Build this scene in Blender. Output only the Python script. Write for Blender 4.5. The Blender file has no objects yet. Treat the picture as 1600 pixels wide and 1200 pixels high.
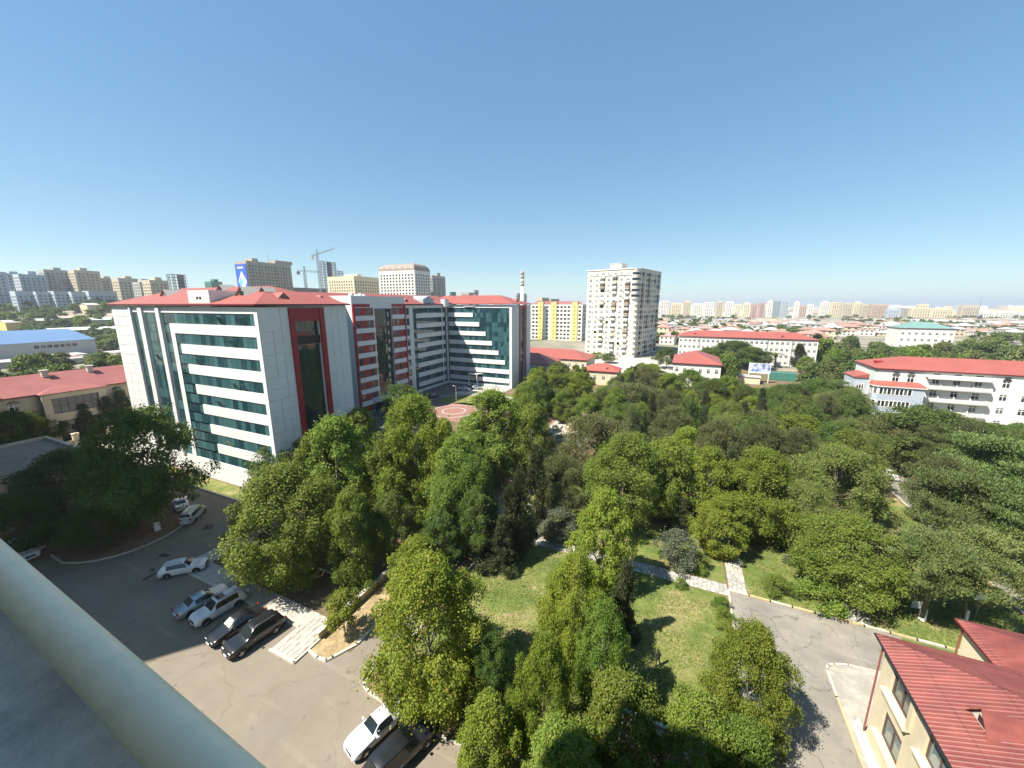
import bpy, math, random
import numpy as np
from mathutils import Vector, Matrix
rad = math.radians
RND = random.Random(11)
sc = bpy.context.scene
COL = sc.collection

# ---------------------------------------------------------------- camera, sky, sun
F_PX, CAM_H, PITCH = 601.0, 31.0, math.atan(125.5 / 601)
CP, SP = math.cos(PITCH), math.sin(PITCH)
YAW = math.atan2(.409, .912)
CA, SA = math.cos(YAW), math.sin(YAW)
cam = bpy.data.cameras.new('camera'); cam_o = bpy.data.objects.new('camera', cam); COL.objects.link(cam_o)
cam_o.location = (0, 0, CAM_H); cam_o.rotation_euler = (math.pi / 2 - PITCH, 0, YAW)
cam.sensor_width = 36; cam.lens = 36 * F_PX / 1600; cam.clip_start = .05; cam.clip_end = 40000
sc.camera = cam_o
HAZE = .00019
SUN_EL = rad(53); SUN_DIR = Vector((.648 * math.cos(SUN_EL), .761 * math.cos(SUN_EL), -math.sin(SUN_EL)))
wd = bpy.data.worlds.new('World'); sc.world = wd; wd.use_nodes = True
nt = wd.node_tree; bg = nt.nodes['Background']
sky = nt.nodes.new('ShaderNodeTexSky'); sky.sky_type = 'NISHITA'; sky.sun_disc = False
sky.sun_elevation = SUN_EL; sky.sun_rotation = math.atan2(-.648, -.761) % (2 * math.pi)
sky.air_density = .95; sky.dust_density = .06; sky.ozone_density = 2.6; sky.altitude = 0
gm = nt.nodes.new('ShaderNodeGamma'); gm.inputs[1].default_value = .52        # evens out the sky from zenith to horizon, all round
tn = nt.nodes.new('ShaderNodeVectorMath'); tn.operation = 'MULTIPLY'; tn.inputs[1].default_value = (.85, 1.02, 1.07)
hs = nt.nodes.new('ShaderNodeHueSaturation'); hs.inputs['Saturation'].default_value = 1.5
nt.links.new(sky.outputs[0], gm.inputs[0]); nt.links.new(gm.outputs[0], hs.inputs['Color']); nt.links.new(hs.outputs[0], tn.inputs[0]); nt.links.new(tn.outputs[0], bg.inputs[0]); bg.inputs[1].default_value = .135
sl = bpy.data.lights.new('sun', 'SUN'); sl.energy = 5.0; sl.angle = rad(.53); sl.color = (1, .945, .86)
so = bpy.data.objects.new('sun', sl); COL.objects.link(so); so.rotation_euler = SUN_DIR.to_track_quat('-Z', 'Y').to_euler()
so.location = (0, -50, 120)
sc.view_settings.view_transform = 'Standard'; sc.view_settings.look = 'None'
sc.view_settings.exposure = 1.25; sc.view_settings.gamma = 1; sc.view_settings.use_curve_mapping = False
sc.render.engine = 'CYCLES'; sc.cycles.max_bounces = 5; sc.cycles.diffuse_bounces = 2
sc.cycles.glossy_bounces = 2; sc.cycles.transmission_bounces = 2; sc.cycles.use_denoising = True
sc.cycles.caustics_reflective = False; sc.cycles.caustics_refractive = False

# survey helpers: photo pixel (1600x1200) -> site metres (x along the street grid, y away, z up)
def W(px, py, z=0.):
    d = F_PX * SP + (py - 600) * CP; w = F_PX * CP - (py - 600) * SP
    k = (CAM_H - z) / d
    X, Y = (px - 800) * k, w * k
    return (CA * X - SA * Y, SA * X + CA * Y)
def WD(px, dist):
    X, Y = (px - 800) * dist / 614., dist
    return (CA * X - SA * Y, SA * X + CA * Y)
def ZD(py, dist):       # height seen at row py at forward distance dist
    return CAM_H - dist * (F_PX * SP + (py - 600) * CP) / (F_PX * CP - (py - 600) * SP)
def FW(x, y): return -SA * x + CA * y
def LT(x, y): return CA * x + SA * y

# ---------------------------------------------------------------- materials
def nodes(m): return m.node_tree.nodes, m.node_tree.links
def mat(name, col, rough=.8, var=.12, scale=.6, bump=0., bscale=8., metal=0., spec=.3, fine=0., stain=None, stain_amt=0., stain_scale=.15, coat=0.):
    m = bpy.data.materials.new(name); m.use_nodes = True
    N, L = nodes(m); b = N['Principled BSDF']
    b.inputs['Roughness'].default_value = rough; b.inputs['Metallic'].default_value = metal
    b.inputs['Specular IOR Level'].default_value = spec
    if coat: b.inputs['Coat Weight'].default_value = coat; b.inputs['Coat Roughness'].default_value = .04
    g = N.new('ShaderNodeNewGeometry')
    n1 = N.new('ShaderNodeTexNoise'); n1.inputs['Scale'].default_value = scale; n1.inputs['Detail'].default_value = 6; n1.inputs['Roughness'].default_value = .62
    L.new(g.outputs['Position'], n1.inputs['Vector'])
    r = N.new('ShaderNodeMapRange'); r.inputs[1].default_value = .25; r.inputs[2].default_value = .75
    r.inputs[3].default_value = 1 - var; r.inputs[4].default_value = 1 + var
    L.new(n1.outputs[0], r.inputs[0])
    last = r.outputs[0]
    if fine:
        n2 = N.new('ShaderNodeTexNoise'); n2.inputs['Scale'].default_value = bscale; n2.inputs['Detail'].default_value = 3
        L.new(g.outputs['Position'], n2.inputs['Vector'])
        r2 = N.new('ShaderNodeMapRange'); r2.inputs[1].default_value = .3; r2.inputs[2].default_value = .7
        r2.inputs[3].default_value = 1 - fine; r2.inputs[4].default_value = 1 + fine
        L.new(n2.outputs[0], r2.inputs[0])
        mu = N.new('ShaderNodeMath'); mu.operation = 'MULTIPLY'; L.new(last, mu.inputs[0]); L.new(r2.outputs[0], mu.inputs[1]); last = mu.outputs[0]
    base = None
    if stain:
        n3 = N.new('ShaderNodeTexNoise'); n3.inputs['Scale'].default_value = stain_scale; n3.inputs['Detail'].default_value = 8; n3.inputs['Roughness'].default_value = .68
        L.new(g.outputs['Position'], n3.inputs['Vector'])
        r3 = N.new('ShaderNodeMapRange'); r3.inputs[1].default_value = .46; r3.inputs[2].default_value = .66; r3.inputs[3].default_value = 0; r3.inputs[4].default_value = stain_amt
        L.new(n3.outputs[0], r3.inputs[0])
        mx = N.new('ShaderNodeMix'); mx.data_type = 'RGBA'
        mx.inputs[6].default_value = (*col, 1); mx.inputs[7].default_value = (*stain, 1); L.new(r3.outputs[0], mx.inputs[0]); base = mx.outputs[2]
    v = N.new('ShaderNodeVectorMath'); v.operation = 'SCALE'
    if base: L.new(base, v.inputs[0])
    else: v.inputs[0].default_value = col
    L.new(last, v.inputs[3]); L.new(v.outputs[0], b.inputs['Base Color'])
    if bump:
        n4 = N.new('ShaderNodeTexNoise'); n4.inputs['Scale'].default_value = bscale; n4.inputs['Detail'].default_value = 5
        L.new(g.outputs['Position'], n4.inputs['Vector'])
        bp = N.new('ShaderNodeBump'); bp.inputs['Strength'].default_value = bump; bp.inputs['Distance'].default_value = .05
        L.new(n4.outputs[0], bp.inputs['Height']); L.new(bp.outputs[0], b.inputs['Normal'])
    return m
def glass_mat(name, dark, light, frac=.4, rough=.05, spec=.7, island=False):
    m = bpy.data.materials.new(name); m.use_nodes = True
    N, L = nodes(m); b = N['Principled BSDF']; b.inputs['Roughness'].default_value = rough; b.inputs['Specular IOR Level'].default_value = spec
    if island: o = N.new('ShaderNodeNewGeometry').outputs['Random Per Island']
    else: o = N.new('ShaderNodeObjectInfo').outputs['Random']
    r = N.new('ShaderNodeValToRGB'); e = r.color_ramp.elements
    e[0].position = 0; e[0].color = (*dark, 1); e[1].position = 1; e[1].color = (*light, 1)
    x = e.new(1 - frac); x.color = (*[a * 1.5 for a in dark], 1)
    y = e.new(min(.98, 1 - frac + .08)); y.color = (*[a * .7 for a in light], 1)
    L.new(o, r.inputs[0]); L.new(r.outputs[0], b.inputs['Base Color'])
    return m
def leaf_mat(name, c1, c2, trans=.32, rough=.55, hue=.022, val=.2):
    m = bpy.data.materials.new(name); m.use_nodes = True
    N, L = nodes(m); b = N['Principled BSDF']; b.inputs['Roughness'].default_value = rough + .05; b.inputs['Specular IOR Level'].default_value = .3
    g = N.new('ShaderNodeNewGeometry'); oi = N.new('ShaderNodeObjectInfo')
    mx = N.new('ShaderNodeMix'); mx.data_type = 'RGBA'; mx.inputs[6].default_value = (*c1, 1); mx.inputs[7].default_value = (*c2, 1)
    cn = N.new('ShaderNodeTexNoise'); cn.inputs['Scale'].default_value = .55; cn.inputs['Detail'].default_value = 3; L.new(g.outputs['Position'], cn.inputs['Vector'])
    cr_ = N.new('ShaderNodeMapRange'); cr_.inputs[1].default_value = .33; cr_.inputs[2].default_value = .67; L.new(cn.outputs[0], cr_.inputs[0])
    mf = N.new('ShaderNodeMix'); mf.data_type = 'FLOAT'; mf.inputs[0].default_value = .5; L.new(g.outputs['Random Per Island'], mf.inputs[2]); L.new(cr_.outputs[0], mf.inputs[3]); L.new(mf.outputs[0], mx.inputs[0])
    h = N.new('ShaderNodeHueSaturation')
    r1 = N.new('ShaderNodeMapRange'); r1.inputs[3].default_value = .5 - hue; r1.inputs[4].default_value = .5 + hue * .6; L.new(oi.outputs['Random'], r1.inputs[0])
    ml = N.new('ShaderNodeMath'); ml.operation = 'MULTIPLY'; ml.inputs[1].default_value = 7.31; L.new(oi.outputs['Random'], ml.inputs[0])
    fr = N.new('ShaderNodeMath'); fr.operation = 'FRACT'; L.new(ml.outputs[0], fr.inputs[0])
    r2 = N.new('ShaderNodeMapRange'); r2.inputs[3].default_value = 1 - val; r2.inputs[4].default_value = 1 + val * .7; L.new(fr.outputs[0], r2.inputs[0])
    L.new(r1.outputs[0], h.inputs['Hue']); L.new(r2.outputs[0], h.inputs['Value']); gt = N.new('ShaderNodeMath'); gt.operation = 'GREATER_THAN'; gt.inputs[1].default_value = .965; L.new(g.outputs['Random Per Island'], gt.inputs[0])
    dry = N.new('ShaderNodeMix'); dry.data_type = 'RGBA'; dry.inputs[7].default_value = (c2[0] * 1.25, c2[1] * .95, c2[2] * 1.3, 1); L.new(gt.outputs[0], dry.inputs[0]); L.new(mx.outputs[2], dry.inputs[6]); L.new(dry.outputs[2], h.inputs['Color'])
    L.new(h.outputs[0], b.inputs['Base Color'])
    t = N.new('ShaderNodeBsdfTranslucent'); sv = N.new('ShaderNodeVectorMath'); sv.operation = 'MULTIPLY'; sv.inputs[1].default_value = (1.25, 1.2, .55)
    L.new(h.outputs[0], sv.inputs[0]); L.new(sv.outputs[0], t.inputs[0])
    ms = N.new('ShaderNodeMixShader'); ms.inputs[0].default_value = trans
    L.new(b.outputs[0], ms.inputs[1]); L.new(t.outputs[0], ms.inputs[2]); L.new(ms.outputs[0], N['Material Output'].inputs[0])
    return m

white_clad = mat('white cladding', (.64, .63, .60), .45, .05, .35, fine=.03, bscale=2.5)
white_wall = mat('white render wall', (.60, .58, .52), .85, .08, .5, stain=(.5, .47, .4), stain_amt=.4, stain_scale=.3)
cream = mat('cream render wall', (.58, .50, .34), .85, .1, .5, stain=(.45, .38, .26), stain_amt=.4, stain_scale=.4, bump=.15, bscale=14)
beige = mat('beige limestone wall', (.46, .39, .28), .88, .12, .6, stain=(.3, .25, .18), stain_amt=.4, stain_scale=.35)
grey_clad = mat('grey cladding', (.36, .40, .44), .5, .08, .4)
grey_wall = mat('grey block wall', (.36, .35, .32), .9, .15, .5, stain=(.2, .19, .17), stain_amt=.4, stain_scale=.3)
dark_brown = mat('brown grey wall', (.34, .30, .25), .9, .15, .4)
sand = mat('sand coloured wall', (.46, .39, .28), .88, .12, .4)
yellow = mat('yellow wall', (.60, .47, .18), .8, .06, .4)
bluegrey = mat('pale blue grey wall', (.36, .40, .43), .85, .1, .3)
red_clad = mat('dark red cladding', (.28, .020, .024), .4, .12, .5)
red_roof = mat('red metal roof', (.285, .083, .062), .5, .12, .25, stain=(.22, .06, .05), stain_amt=.5, stain_scale=.5, spec=.35)
red_roof_near = mat('red corrugated roof', (.185, .052, .040), .5, .16, .5, stain=(.14, .036, .032), stain_amt=.75, stain_scale=.4, spec=.4, fine=.06, bscale=3)
pink_roof = mat('faded red roof', (.42, .20, .16), .8, .25, .05)
green_roof = mat('green metal roof', (.14, .24, .21), .5, .1, .3)
blue_roof = mat('blue metal roof', (.10, .175, .30), .45, .1, .1)
pale_roof = mat('pale sheet roof', (.40, .38, .35), .7, .2, .06)
fascia = mat('dark red fascia', (.13, .015, .015), .5, .1, 1)
asphalt = mat('asphalt', (.195, .163, .122), .92, .16, .22, bump=.25, bscale=22, fine=.10, stain=(.175, .155, .128), stain_amt=.6, stain_scale=.33)
asphalt2 = mat('worn asphalt', (.215, .195, .157), .92, .2, .35, bump=.25, bscale=20, fine=.12, stain=(.16, .15, .135), stain_amt=.7, stain_scale=.42)
def wear(m, crack=.5, cs=.16):
    N, L = nodes(m); b = N['Principled BSDF']; src = b.inputs['Base Color'].links[0].from_socket; g = N.new('ShaderNodeNewGeometry')
    nz = N.new('ShaderNodeTexNoise'); nz.inputs['Scale'].default_value = .7; nz.inputs['Detail'].default_value = 5; L.new(g.outputs['Position'], nz.inputs['Vector'])
    ad = N.new('ShaderNodeVectorMath'); ad.operation = 'MULTIPLY_ADD'; ad.inputs[1].default_value = (2.2, 2.2, 0); L.new(nz.outputs['Color'], ad.inputs[0]); L.new(g.outputs['Position'], ad.inputs[2])
    vo = N.new('ShaderNodeTexVoronoi'); vo.feature = 'DISTANCE_TO_EDGE'; vo.inputs['Scale'].default_value = cs; L.new(ad.outputs[0], vo.inputs['Vector'])
    r = N.new('ShaderNodeMapRange'); r.inputs[1].default_value = .002; r.inputs[2].default_value = .009; r.inputs[3].default_value = 1 - crack; r.inputs[4].default_value = 1; L.new(vo.outputs['Distance'], r.inputs[0])
    n2 = N.new('ShaderNodeTexNoise'); n2.inputs['Scale'].default_value = .9; n2.inputs['Detail'].default_value = 2; L.new(g.outputs['Position'], n2.inputs['Vector'])
    r2 = N.new('ShaderNodeMapRange'); r2.inputs[1].default_value = .66; r2.inputs[2].default_value = .74; r2.inputs[3].default_value = 1; r2.inputs[4].default_value = .68; L.new(n2.outputs[0], r2.inputs[0])
    mp = N.new('ShaderNodeMapping'); mp.inputs['Rotation'].default_value = (0, 0, .5); mp.inputs['Scale'].default_value = (.10, 1.1, 1); L.new(g.outputs['Position'], mp.inputs['Vector'])
    n3 = N.new('ShaderNodeTexNoise'); n3.inputs['Scale'].default_value = .9; n3.inputs['Detail'].default_value = 4; L.new(mp.outputs[0], n3.inputs['Vector'])
    r3 = N.new('ShaderNodeMapRange'); r3.inputs[1].default_value = .58; r3.inputs[2].default_value = .75; r3.inputs[3].default_value = 1; r3.inputs[4].default_value = 1.3; L.new(n3.outputs[0], r3.inputs[0])
    for q in (r, r2, r3):
        v = N.new('ShaderNodeVectorMath'); v.operation = 'SCALE'; L.new(src, v.inputs[0]); L.new(q.outputs[0], v.inputs[3]); src = v.outputs[0]
    L.new(src, b.inputs['Base Color'])
wear(asphalt, .17, .11); wear(asphalt2, .40, .2)
def laps(m, step=2.6, axis=0):
    N, L = nodes(m); b = N['Principled BSDF']; src = b.inputs['Base Color'].links[0].from_socket; g = N.new('ShaderNodeNewGeometry'); sx = N.new('ShaderNodeSeparateXYZ'); L.new(g.outputs['Position'], sx.inputs[0])
    d = N.new('ShaderNodeMath'); d.operation = 'DIVIDE'; d.inputs[1].default_value = step; L.new(sx.outputs[axis], d.inputs[0]); f = N.new('ShaderNodeMath'); f.operation = 'FRACT'; L.new(d.outputs[0], f.inputs[0])
    r = N.new('ShaderNodeMapRange'); r.inputs[1].default_value = .0; r.inputs[2].default_value = .035; r.inputs[3].default_value = .62; r.inputs[4].default_value = 1; L.new(f.outputs[0], r.inputs[0])
    mp = N.new('ShaderNodeMapping'); mp.inputs['Scale'].default_value = (.25, 2.2, 1); L.new(g.outputs['Position'], mp.inputs['Vector']); n3 = N.new('ShaderNodeTexNoise'); n3.inputs['Scale'].default_value = 1.; n3.inputs['Detail'].default_value = 6; L.new(mp.outputs[0], n3.inputs['Vector'])
    r3 = N.new('ShaderNodeMapRange'); r3.inputs[1].default_value = .35; r3.inputs[2].default_value = .7; r3.inputs[3].default_value = .84; r3.inputs[4].default_value = 1.22; L.new(n3.outputs[0], r3.inputs[0])
    for q in (r, r3):
        v = N.new('ShaderNodeVectorMath'); v.operation = 'SCALE'; L.new(src, v.inputs[0]); L.new(q.outputs[0], v.inputs[3]); src = v.outputs[0]
    L.new(src, b.inputs['Base Color'])
laps(red_roof_near)
patch_asphalt = mat('asphalt patch', (.06, .06, .062), .9, .2, 2)
concrete = mat('concrete', (.42, .39, .33), .9, .14, .8, bump=.2, bscale=15, fine=.08)
kerb_white = mat('kerb paint white', (.44, .41, .33), .85, .25, 2.5)
kerb_yellow = mat('kerb paint yellow', (.40, .33, .17), .8, .3, 2)
stone = mat('pale paving stone', (.36, .335, .285), .9, .22, 1.6, fine=.15, bscale=9)
redpave = mat('red block paving', (.24, .125, .10), .85, .15, .8, fine=.12, bscale=6)
soil = mat('dry soil', (.20, .125, .075), .95, .3, .8, bump=.5, bscale=9, fine=.25)
gravel_m = mat('pale gravel', (.48, .44, .37), .95, .3, 3, bump=.6, bscale=14, fine=.35)
bark = mat('bark', (.16, .125, .09), .95, .3, 3, bump=.6, bscale=12)
bark_pale = mat('pale plane bark', (.30, .27, .21), .9, .3, 2.5, bump=.3, bscale=9)
lime = mat('lime wash', (.72, .70, .64), .9, .12, 3)
dark_metal = mat('dark metal', (.03, .03, .032), .45, .2, 2, metal=.4)
grey_metal = mat('grey metal', (.32, .33, .34), .45, .12, 2, metal=.6)
white_paint = mat('white painted metal', (.64, .66, .62), .38, .05, 1.2)
rail_paint = mat('off white rail paint', (.87, .75, .52), .42, .05, 1.3, fine=.03, bscale=40, stain=(.72, .62, .44), stain_amt=.35, stain_scale=9.)
ledge_m = mat('weathered ledge', (.60, .55, .47), .85, .16, 3, stain=(.30, .28, .25), stain_amt=.7, stain_scale=2.2, bump=.2, bscale=45, fine=.06)
glass_teal = glass_mat('teal window glass', (.010, .034, .038), (.050, .128, .132), .6)
glass_teal_j = glass_mat('teal window glass joined', (.010, .034, .040), (.045, .118, .128), .55, island=True)
glass_blue_j = glass_mat('blue curtain wall glass', (.010, .030, .05), (.03, .10, .13), .22, island=True)
glass_dark = glass_mat('dark window glass', (.012, .016, .018), (.10, .11, .11), .3)
glass_dark_j = glass_mat('dark window glass joined', (.015, .018, .02), (.13, .13, .12), .35, island=True)
glass_green = glass_mat('green curtain wall glass', (.006, .022, .02), (.016, .045, .04), .3, rough=.03, spec=.95)
win_white = mat('white window frame', (.72, .71, .67), .5, .04, 1)
win_brown = mat('brown window frame', (.10, .06, .05), .5, .1, 1)
blue_ad = mat('blue banner', (.035, .10, .42), .6, .06, .2)
ad_white = mat('white banner print', (.75, .78, .80), .6, .04, .2)
ad_cyan = mat('light blue banner print', (.16, .42, .72), .6, .05, .2)
scaffold = mat('bare concrete frame', (.17, .15, .14), .9, .2, .3)
rubber = mat('tyre rubber', (.018, .018, .018), .85, .1, 3)
green_box = mat('green sheet metal', (.05, .17, .13), .6, .12, .6)
sign_red = mat('red sign', (.50, .03, .03), .5, .15, 1.2)
sea_m = mat('sea', (.06, .13, .19), .3, .1, .01, spec=.5)
far_ground = mat('town ground', (.25, .22, .17), .95, .35, .02, stain=(.09, .11, .05), stain_amt=1., stain_scale=.012)
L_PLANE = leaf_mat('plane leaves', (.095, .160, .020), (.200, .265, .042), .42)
L_YOUNG = leaf_mat('bright young leaves', (.130, .190, .018), (.250, .300, .040), .46, hue=.015)
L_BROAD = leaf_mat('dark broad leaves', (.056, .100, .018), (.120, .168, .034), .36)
L_PINE = leaf_mat('pine needles', (.082, .126, .031), (.160, .198, .058), .3, rough=.6)
L_OLIVE = leaf_mat('olive needles', (.080, .100, .033), (.150, .158, .060), .27, rough=.65)
L_CYP = leaf_mat('cypress sprays', (.036, .056, .020), (.088, .098, .040), .16, rough=.65)
L_GREY = leaf_mat('grey green leaves', (.06, .078, .040), (.115, .13, .078), .2)
L_FEATH = leaf_mat('feathery leaves', (.100, .145, .028), (.165, .195, .048), .36)

# grass: living and dried patches, mown lawn
def lawn_mat():
    m = mat('mown lawn', (.075, .115, .024), .95, .25, .7, bump=.5, bscale=30, fine=.28)
    N, L = nodes(m)
    v = [n for n in N if n.bl_idname == 'ShaderNodeVectorMath'][0]
    g = N.new('ShaderNodeNewGeometry')
    n = N.new('ShaderNodeTexNoise'); n.inputs['Scale'].default_value = .21; n.inputs['Detail'].default_value = 7; n.inputs['Roughness'].default_value = .66; n.inputs['Distortion'].default_value = .6
    L.new(g.outputs['Position'], n.inputs['Vector'])
    r = N.new('ShaderNodeValToRGB'); e = r.color_ramp.elements
    e[0].position = .36; e[0].color = (.075, .120, .022, 1); e[1].position = .72; e[1].color = (.34, .27, .14, 1)
    a = e.new(.5); a.color = (.135, .155, .038, 1); a = e.new(.6); a.color = (.215, .195, .075, 1)
    L.new(n.outputs[0], r.inputs[0]); L.new(r.outputs[0], v.inputs[0])
    return m
lawn_m = lawn_mat()
for n_ in lawn_m.node_tree.nodes:
    if n_.bl_idname == 'ShaderNodeMapRange' and n_.inputs[3].default_value < .74: n_.inputs[3].default_value = .55; n_.inputs[4].default_value = 1.4

# ---------------------------------------------------------------- mesh helpers
class MB:
    def __init__(s): s.v = []; s.f = []; s.m = []
    def quad(s, a, b, c, d, m=0):
        i = len(s.v); s.v += [tuple(a), tuple(b), tuple(c), tuple(d)]; s.f.append((i, i + 1, i + 2, i + 3)); s.m.append(m)
    def poly(s, pts, m=0):
        i = len(s.v); s.v += [tuple(p) for p in pts]; s.f.append(tuple(range(i, i + len(pts)))); s.m.append(m)
    def box(s, x0, x1, y0, y1, z0, z1, m=0, bottom=True):
        i = len(s.v)
        s.v += [(x0, y0, z0), (x1, y0, z0), (x1, y1, z0), (x0, y1, z0), (x0, y0, z1), (x1, y0, z1), (x1, y1, z1), (x0, y1, z1)]
        fs = [(4, 5, 6, 7), (0, 1, 5, 4), (1, 2, 6, 5), (2, 3, 7, 6), (3, 0, 4, 7)] + ([(3, 2, 1, 0)] if bottom else [])
        for f in fs: s.f.append(tuple(i + k for k in f)); s.m.append(m)
    def obox(s, c, ax, ay, az, m=0):     # oriented box: centre and three half axis vectors
        i = len(s.v); c, ax, ay, az = map(Vector, (c, ax, ay, az))
        for sx, sy, sz in ((-1, -1, -1), (1, -1, -1), (1, 1, -1), (-1, 1, -1), (-1, -1, 1), (1, -1, 1), (1, 1, 1), (-1, 1, 1)):
            s.v.append(tuple(c + ax * sx + ay * sy + az * sz))
        for f in ((4, 5, 6, 7), (0, 1, 5, 4), (1, 2, 6, 5), (2, 3, 7, 6), (3, 0, 4, 7), (3, 2, 1, 0)):
            s.f.append(tuple(i + k for k in f)); s.m.append(m)
    def beam(s, a, b, w, m=0):
        a, b = Vector(a), Vector(b); d = b - a
        if d.length < 1e-6: return
        u = d.cross(Vector((0, 0, 1)))
        if u.length < 1e-4: u = Vector((1, 0, 0))
        u.normalize(); v = d.cross(u).normalized()
        s.obox((a + b) / 2, d / 2, u * w / 2, v * w / 2, m)
    def tube(s, pts, rs, n=8, m=0, caps=True):
        pts = [Vector(p) for p in pts]; rings = []
        for k, p in enumerate(pts):
            d = (pts[min(k + 1, len(pts) - 1)] - pts[max(k - 1, 0)]).normalized()
            u = d.orthogonal().normalized() if abs(d.z) < .95 else Vector((1, 0, 0)) - d * d.x
            u.normalize(); w = d.cross(u)
            i = len(s.v); rings.append(i)
            for j in range(n):
                a = 2 * math.pi * j / n; s.v.append(tuple(p + (u * math.cos(a) + w * math.sin(a)) * rs[k]))
        for k in range(len(pts) - 1):
            for j in range(n):
                a, b = rings[k], rings[k + 1]
                s.f.append((a + j, a + (j + 1) % n, b + (j + 1) % n, b + j)); s.m.append(m)
        if caps:
            s.f.append(tuple(rings[0] + j for j in range(n))[::-1]); s.m.append(m)
            s.f.append(tuple(rings[-1] + j for j in range(n))); s.m.append(m)
    def cyl(s, x, y, z0, z1, r, n=12, m=0, r2=None): s.tube([(x, y, z0), (x, y, z1)], [r, r if r2 is None else r2], n, m)
    def mesh(s, name, mats, smooth=False):
        me = bpy.data.meshes.new(name); me.from_pydata(s.v, [], s.f)
        for m in (mats if isinstance(mats, (list, tuple)) else [mats]): me.materials.append(m)
        if any(s.m): me.polygons.foreach_set('material_index', s.m)
        if smooth: me.polygons.foreach_set('use_smooth', [True] * len(s.f))
        me.update(); return me
    def build(s, name, mats, parent=None, smooth=False, loc=None, kind=None, label=None):
        o = bpy.data.objects.new(name, s.mesh(name, mats, smooth)); COL.objects.link(o)
        if parent: o.parent = parent
        if loc: o.location = loc
        if kind: o['kind'] = kind
        if label: o['label'] = label
        return o
def tag(o, label, cat, group=None, kind=None):
    o['label'] = label; o['category'] = cat
    if group: o['group'] = group
    if kind: o['kind'] = kind
    return o
def empty(name, loc, rz=0, label=None, cat=None, group=None):
    o = bpy.data.objects.new(name, None); COL.objects.link(o); o.location = loc; o.rotation_euler = (0, 0, rz)
    o.empty_display_size = .5
    if label: tag(o, label, cat, group)
    return o
def inst(me, name, parent, loc, rz=0, scale=None):
    o = bpy.data.objects.new(name, me); COL.objects.link(o); o.parent = parent; o.location = loc; o.rotation_euler = (0, 0, rz)
    if scale: o.scale = scale
    return o
def copy_tree(o, parent=None):
    c = o.copy(); COL.objects.link(c)
    if parent: c.parent = parent
    for ch in [x for x in KIDS.get(o.name, [])] if o.name in KIDS else list(o.children): copy_tree(ch, c)
    return c
KIDS = {}
def structure(o): o['kind'] = 'structure'; return o

# wall with real openings.  o: lower left corner seen from outside, ax: unit vector to the right
def facade(mw, mg, o, ax, w, h, ops, depth=.22, wm=0, gm=0):
    o = Vector(o); ax = Vector(ax).normalized(); up = Vector((0, 0, 1)); n = ax.cross(up)
    P = lambda x, z, d=0.: o + ax * x + up * z - n * d
    zs = sorted({0., h} | {round(p[2], 4) for p in ops} | {round(p[3], 4) for p in ops})
    for za, zb in zip(zs, zs[1:]):
        zm = (za + zb) / 2; row = sorted((p[0], p[1]) for p in ops if p[2] < zm < p[3]); x = 0.
        for a, b in row:
            if a > x + 1e-4: mw.quad(P(x, za), P(a, za), P(a, zb), P(x, zb), wm)
            x = max(x, b)
        if x < w - 1e-4: mw.quad(P(x, za), P(w, za), P(w, zb), P(x, zb), wm)
    for p in ops:
        a, b, c, d = p[:4]
        mw.quad(P(a, c), P(a, c, depth), P(a, d, depth), P(a, d), wm); mw.quad(P(b, c, depth), P(b, c), P(b, d), P(b, d, depth), wm)
        mw.quad(P(a, c), P(b, c), P(b, c, depth), P(a, c, depth), wm); mw.quad(P(a, d, depth), P(b, d, depth), P(b, d), P(a, d), wm)
        if mg is not None: mg.quad(P(a, c, depth), P(b, c, depth), P(b, d, depth), P(a, d, depth), gm)
def hip_roof(mb, x0, x1, y0, y1, z, zr, over=.5, m=0, fm=1, t=.22, ribs=0):
    x0 -= over; x1 += over; y0 -= over; y1 += over
    if x1 - x0 >= y1 - y0:
        h = (y1 - y0) / 2; a, b = (x0 + h, (y0 + y1) / 2, zr), (x1 - h, (y0 + y1) / 2, zr)
        q = [(x0, y0, z), (x1, y0, z), (x1, y1, z), (x0, y1, z)]
        mb.quad(q[0], q[1], b, a, m); mb.poly([q[1], q[2], b], m); mb.quad(q[2], q[3], a, b, m); mb.poly([q[3], q[0], a], m)
    else:
        h = (x1 - x0) / 2; a, b = ((x0 + x1) / 2, y0 + h, zr), ((x0 + x1) / 2, y1 - h, zr)
        q = [(x0, y0, z), (x1, y0, z), (x1, y1, z), (x0, y1, z)]
        mb.poly([q[0], q[1], a], m); mb.quad(q[1], q[2], b, a, m); mb.poly([q[2], q[3], b], m); mb.quad(q[3], q[0], a, b, m)
    for i in range(4):
        p, r = q[i], q[(i + 1) % 4]; mb.quad((p[0], p[1], z - t), (r[0], r[1], z - t), r, p, fm)
    mb.quad(*[(p[0], p[1], z - t) for p in q[::-1]], fm)
def gable_dormer(parent, x, y, z, d, size, roofm=None, wallm=None):   # d: direction (dx,dy) it looks to
    dx, dy = d; ax = Vector((-dy, dx, 0)); f = Vector((dx, dy, 0)); c = Vector((x, y, z)); up = Vector((0, 0, 1))
    s = size; a, b, t = c - ax * s, c + ax * s, c + up * s * .95; L = f * -s * 2.2
    r = MB(); e = f * .25
    r.quad(a + e, t + e, t + L, a + L, 0); r.quad(t + e, b + e, b + L, t + L, 0)
    o = r.build('dormer', roofm or red_roof, parent)
    w = MB(); w.poly([a, b, t], 0); w.build('dormer_front', wallm or dark_brown, o)
    k = .32; w = MB(); u = f * .03
    w.quad(c + ax * -s * k + u + up * .06 * s, c + ax * s * k + u + up * .06 * s, c + ax * s * k + u + up * s * .5, c + ax * -s * k + u + up * s * .5)
    w.build('window', glass_dark, o)
    return o

exec_order = None

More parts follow.
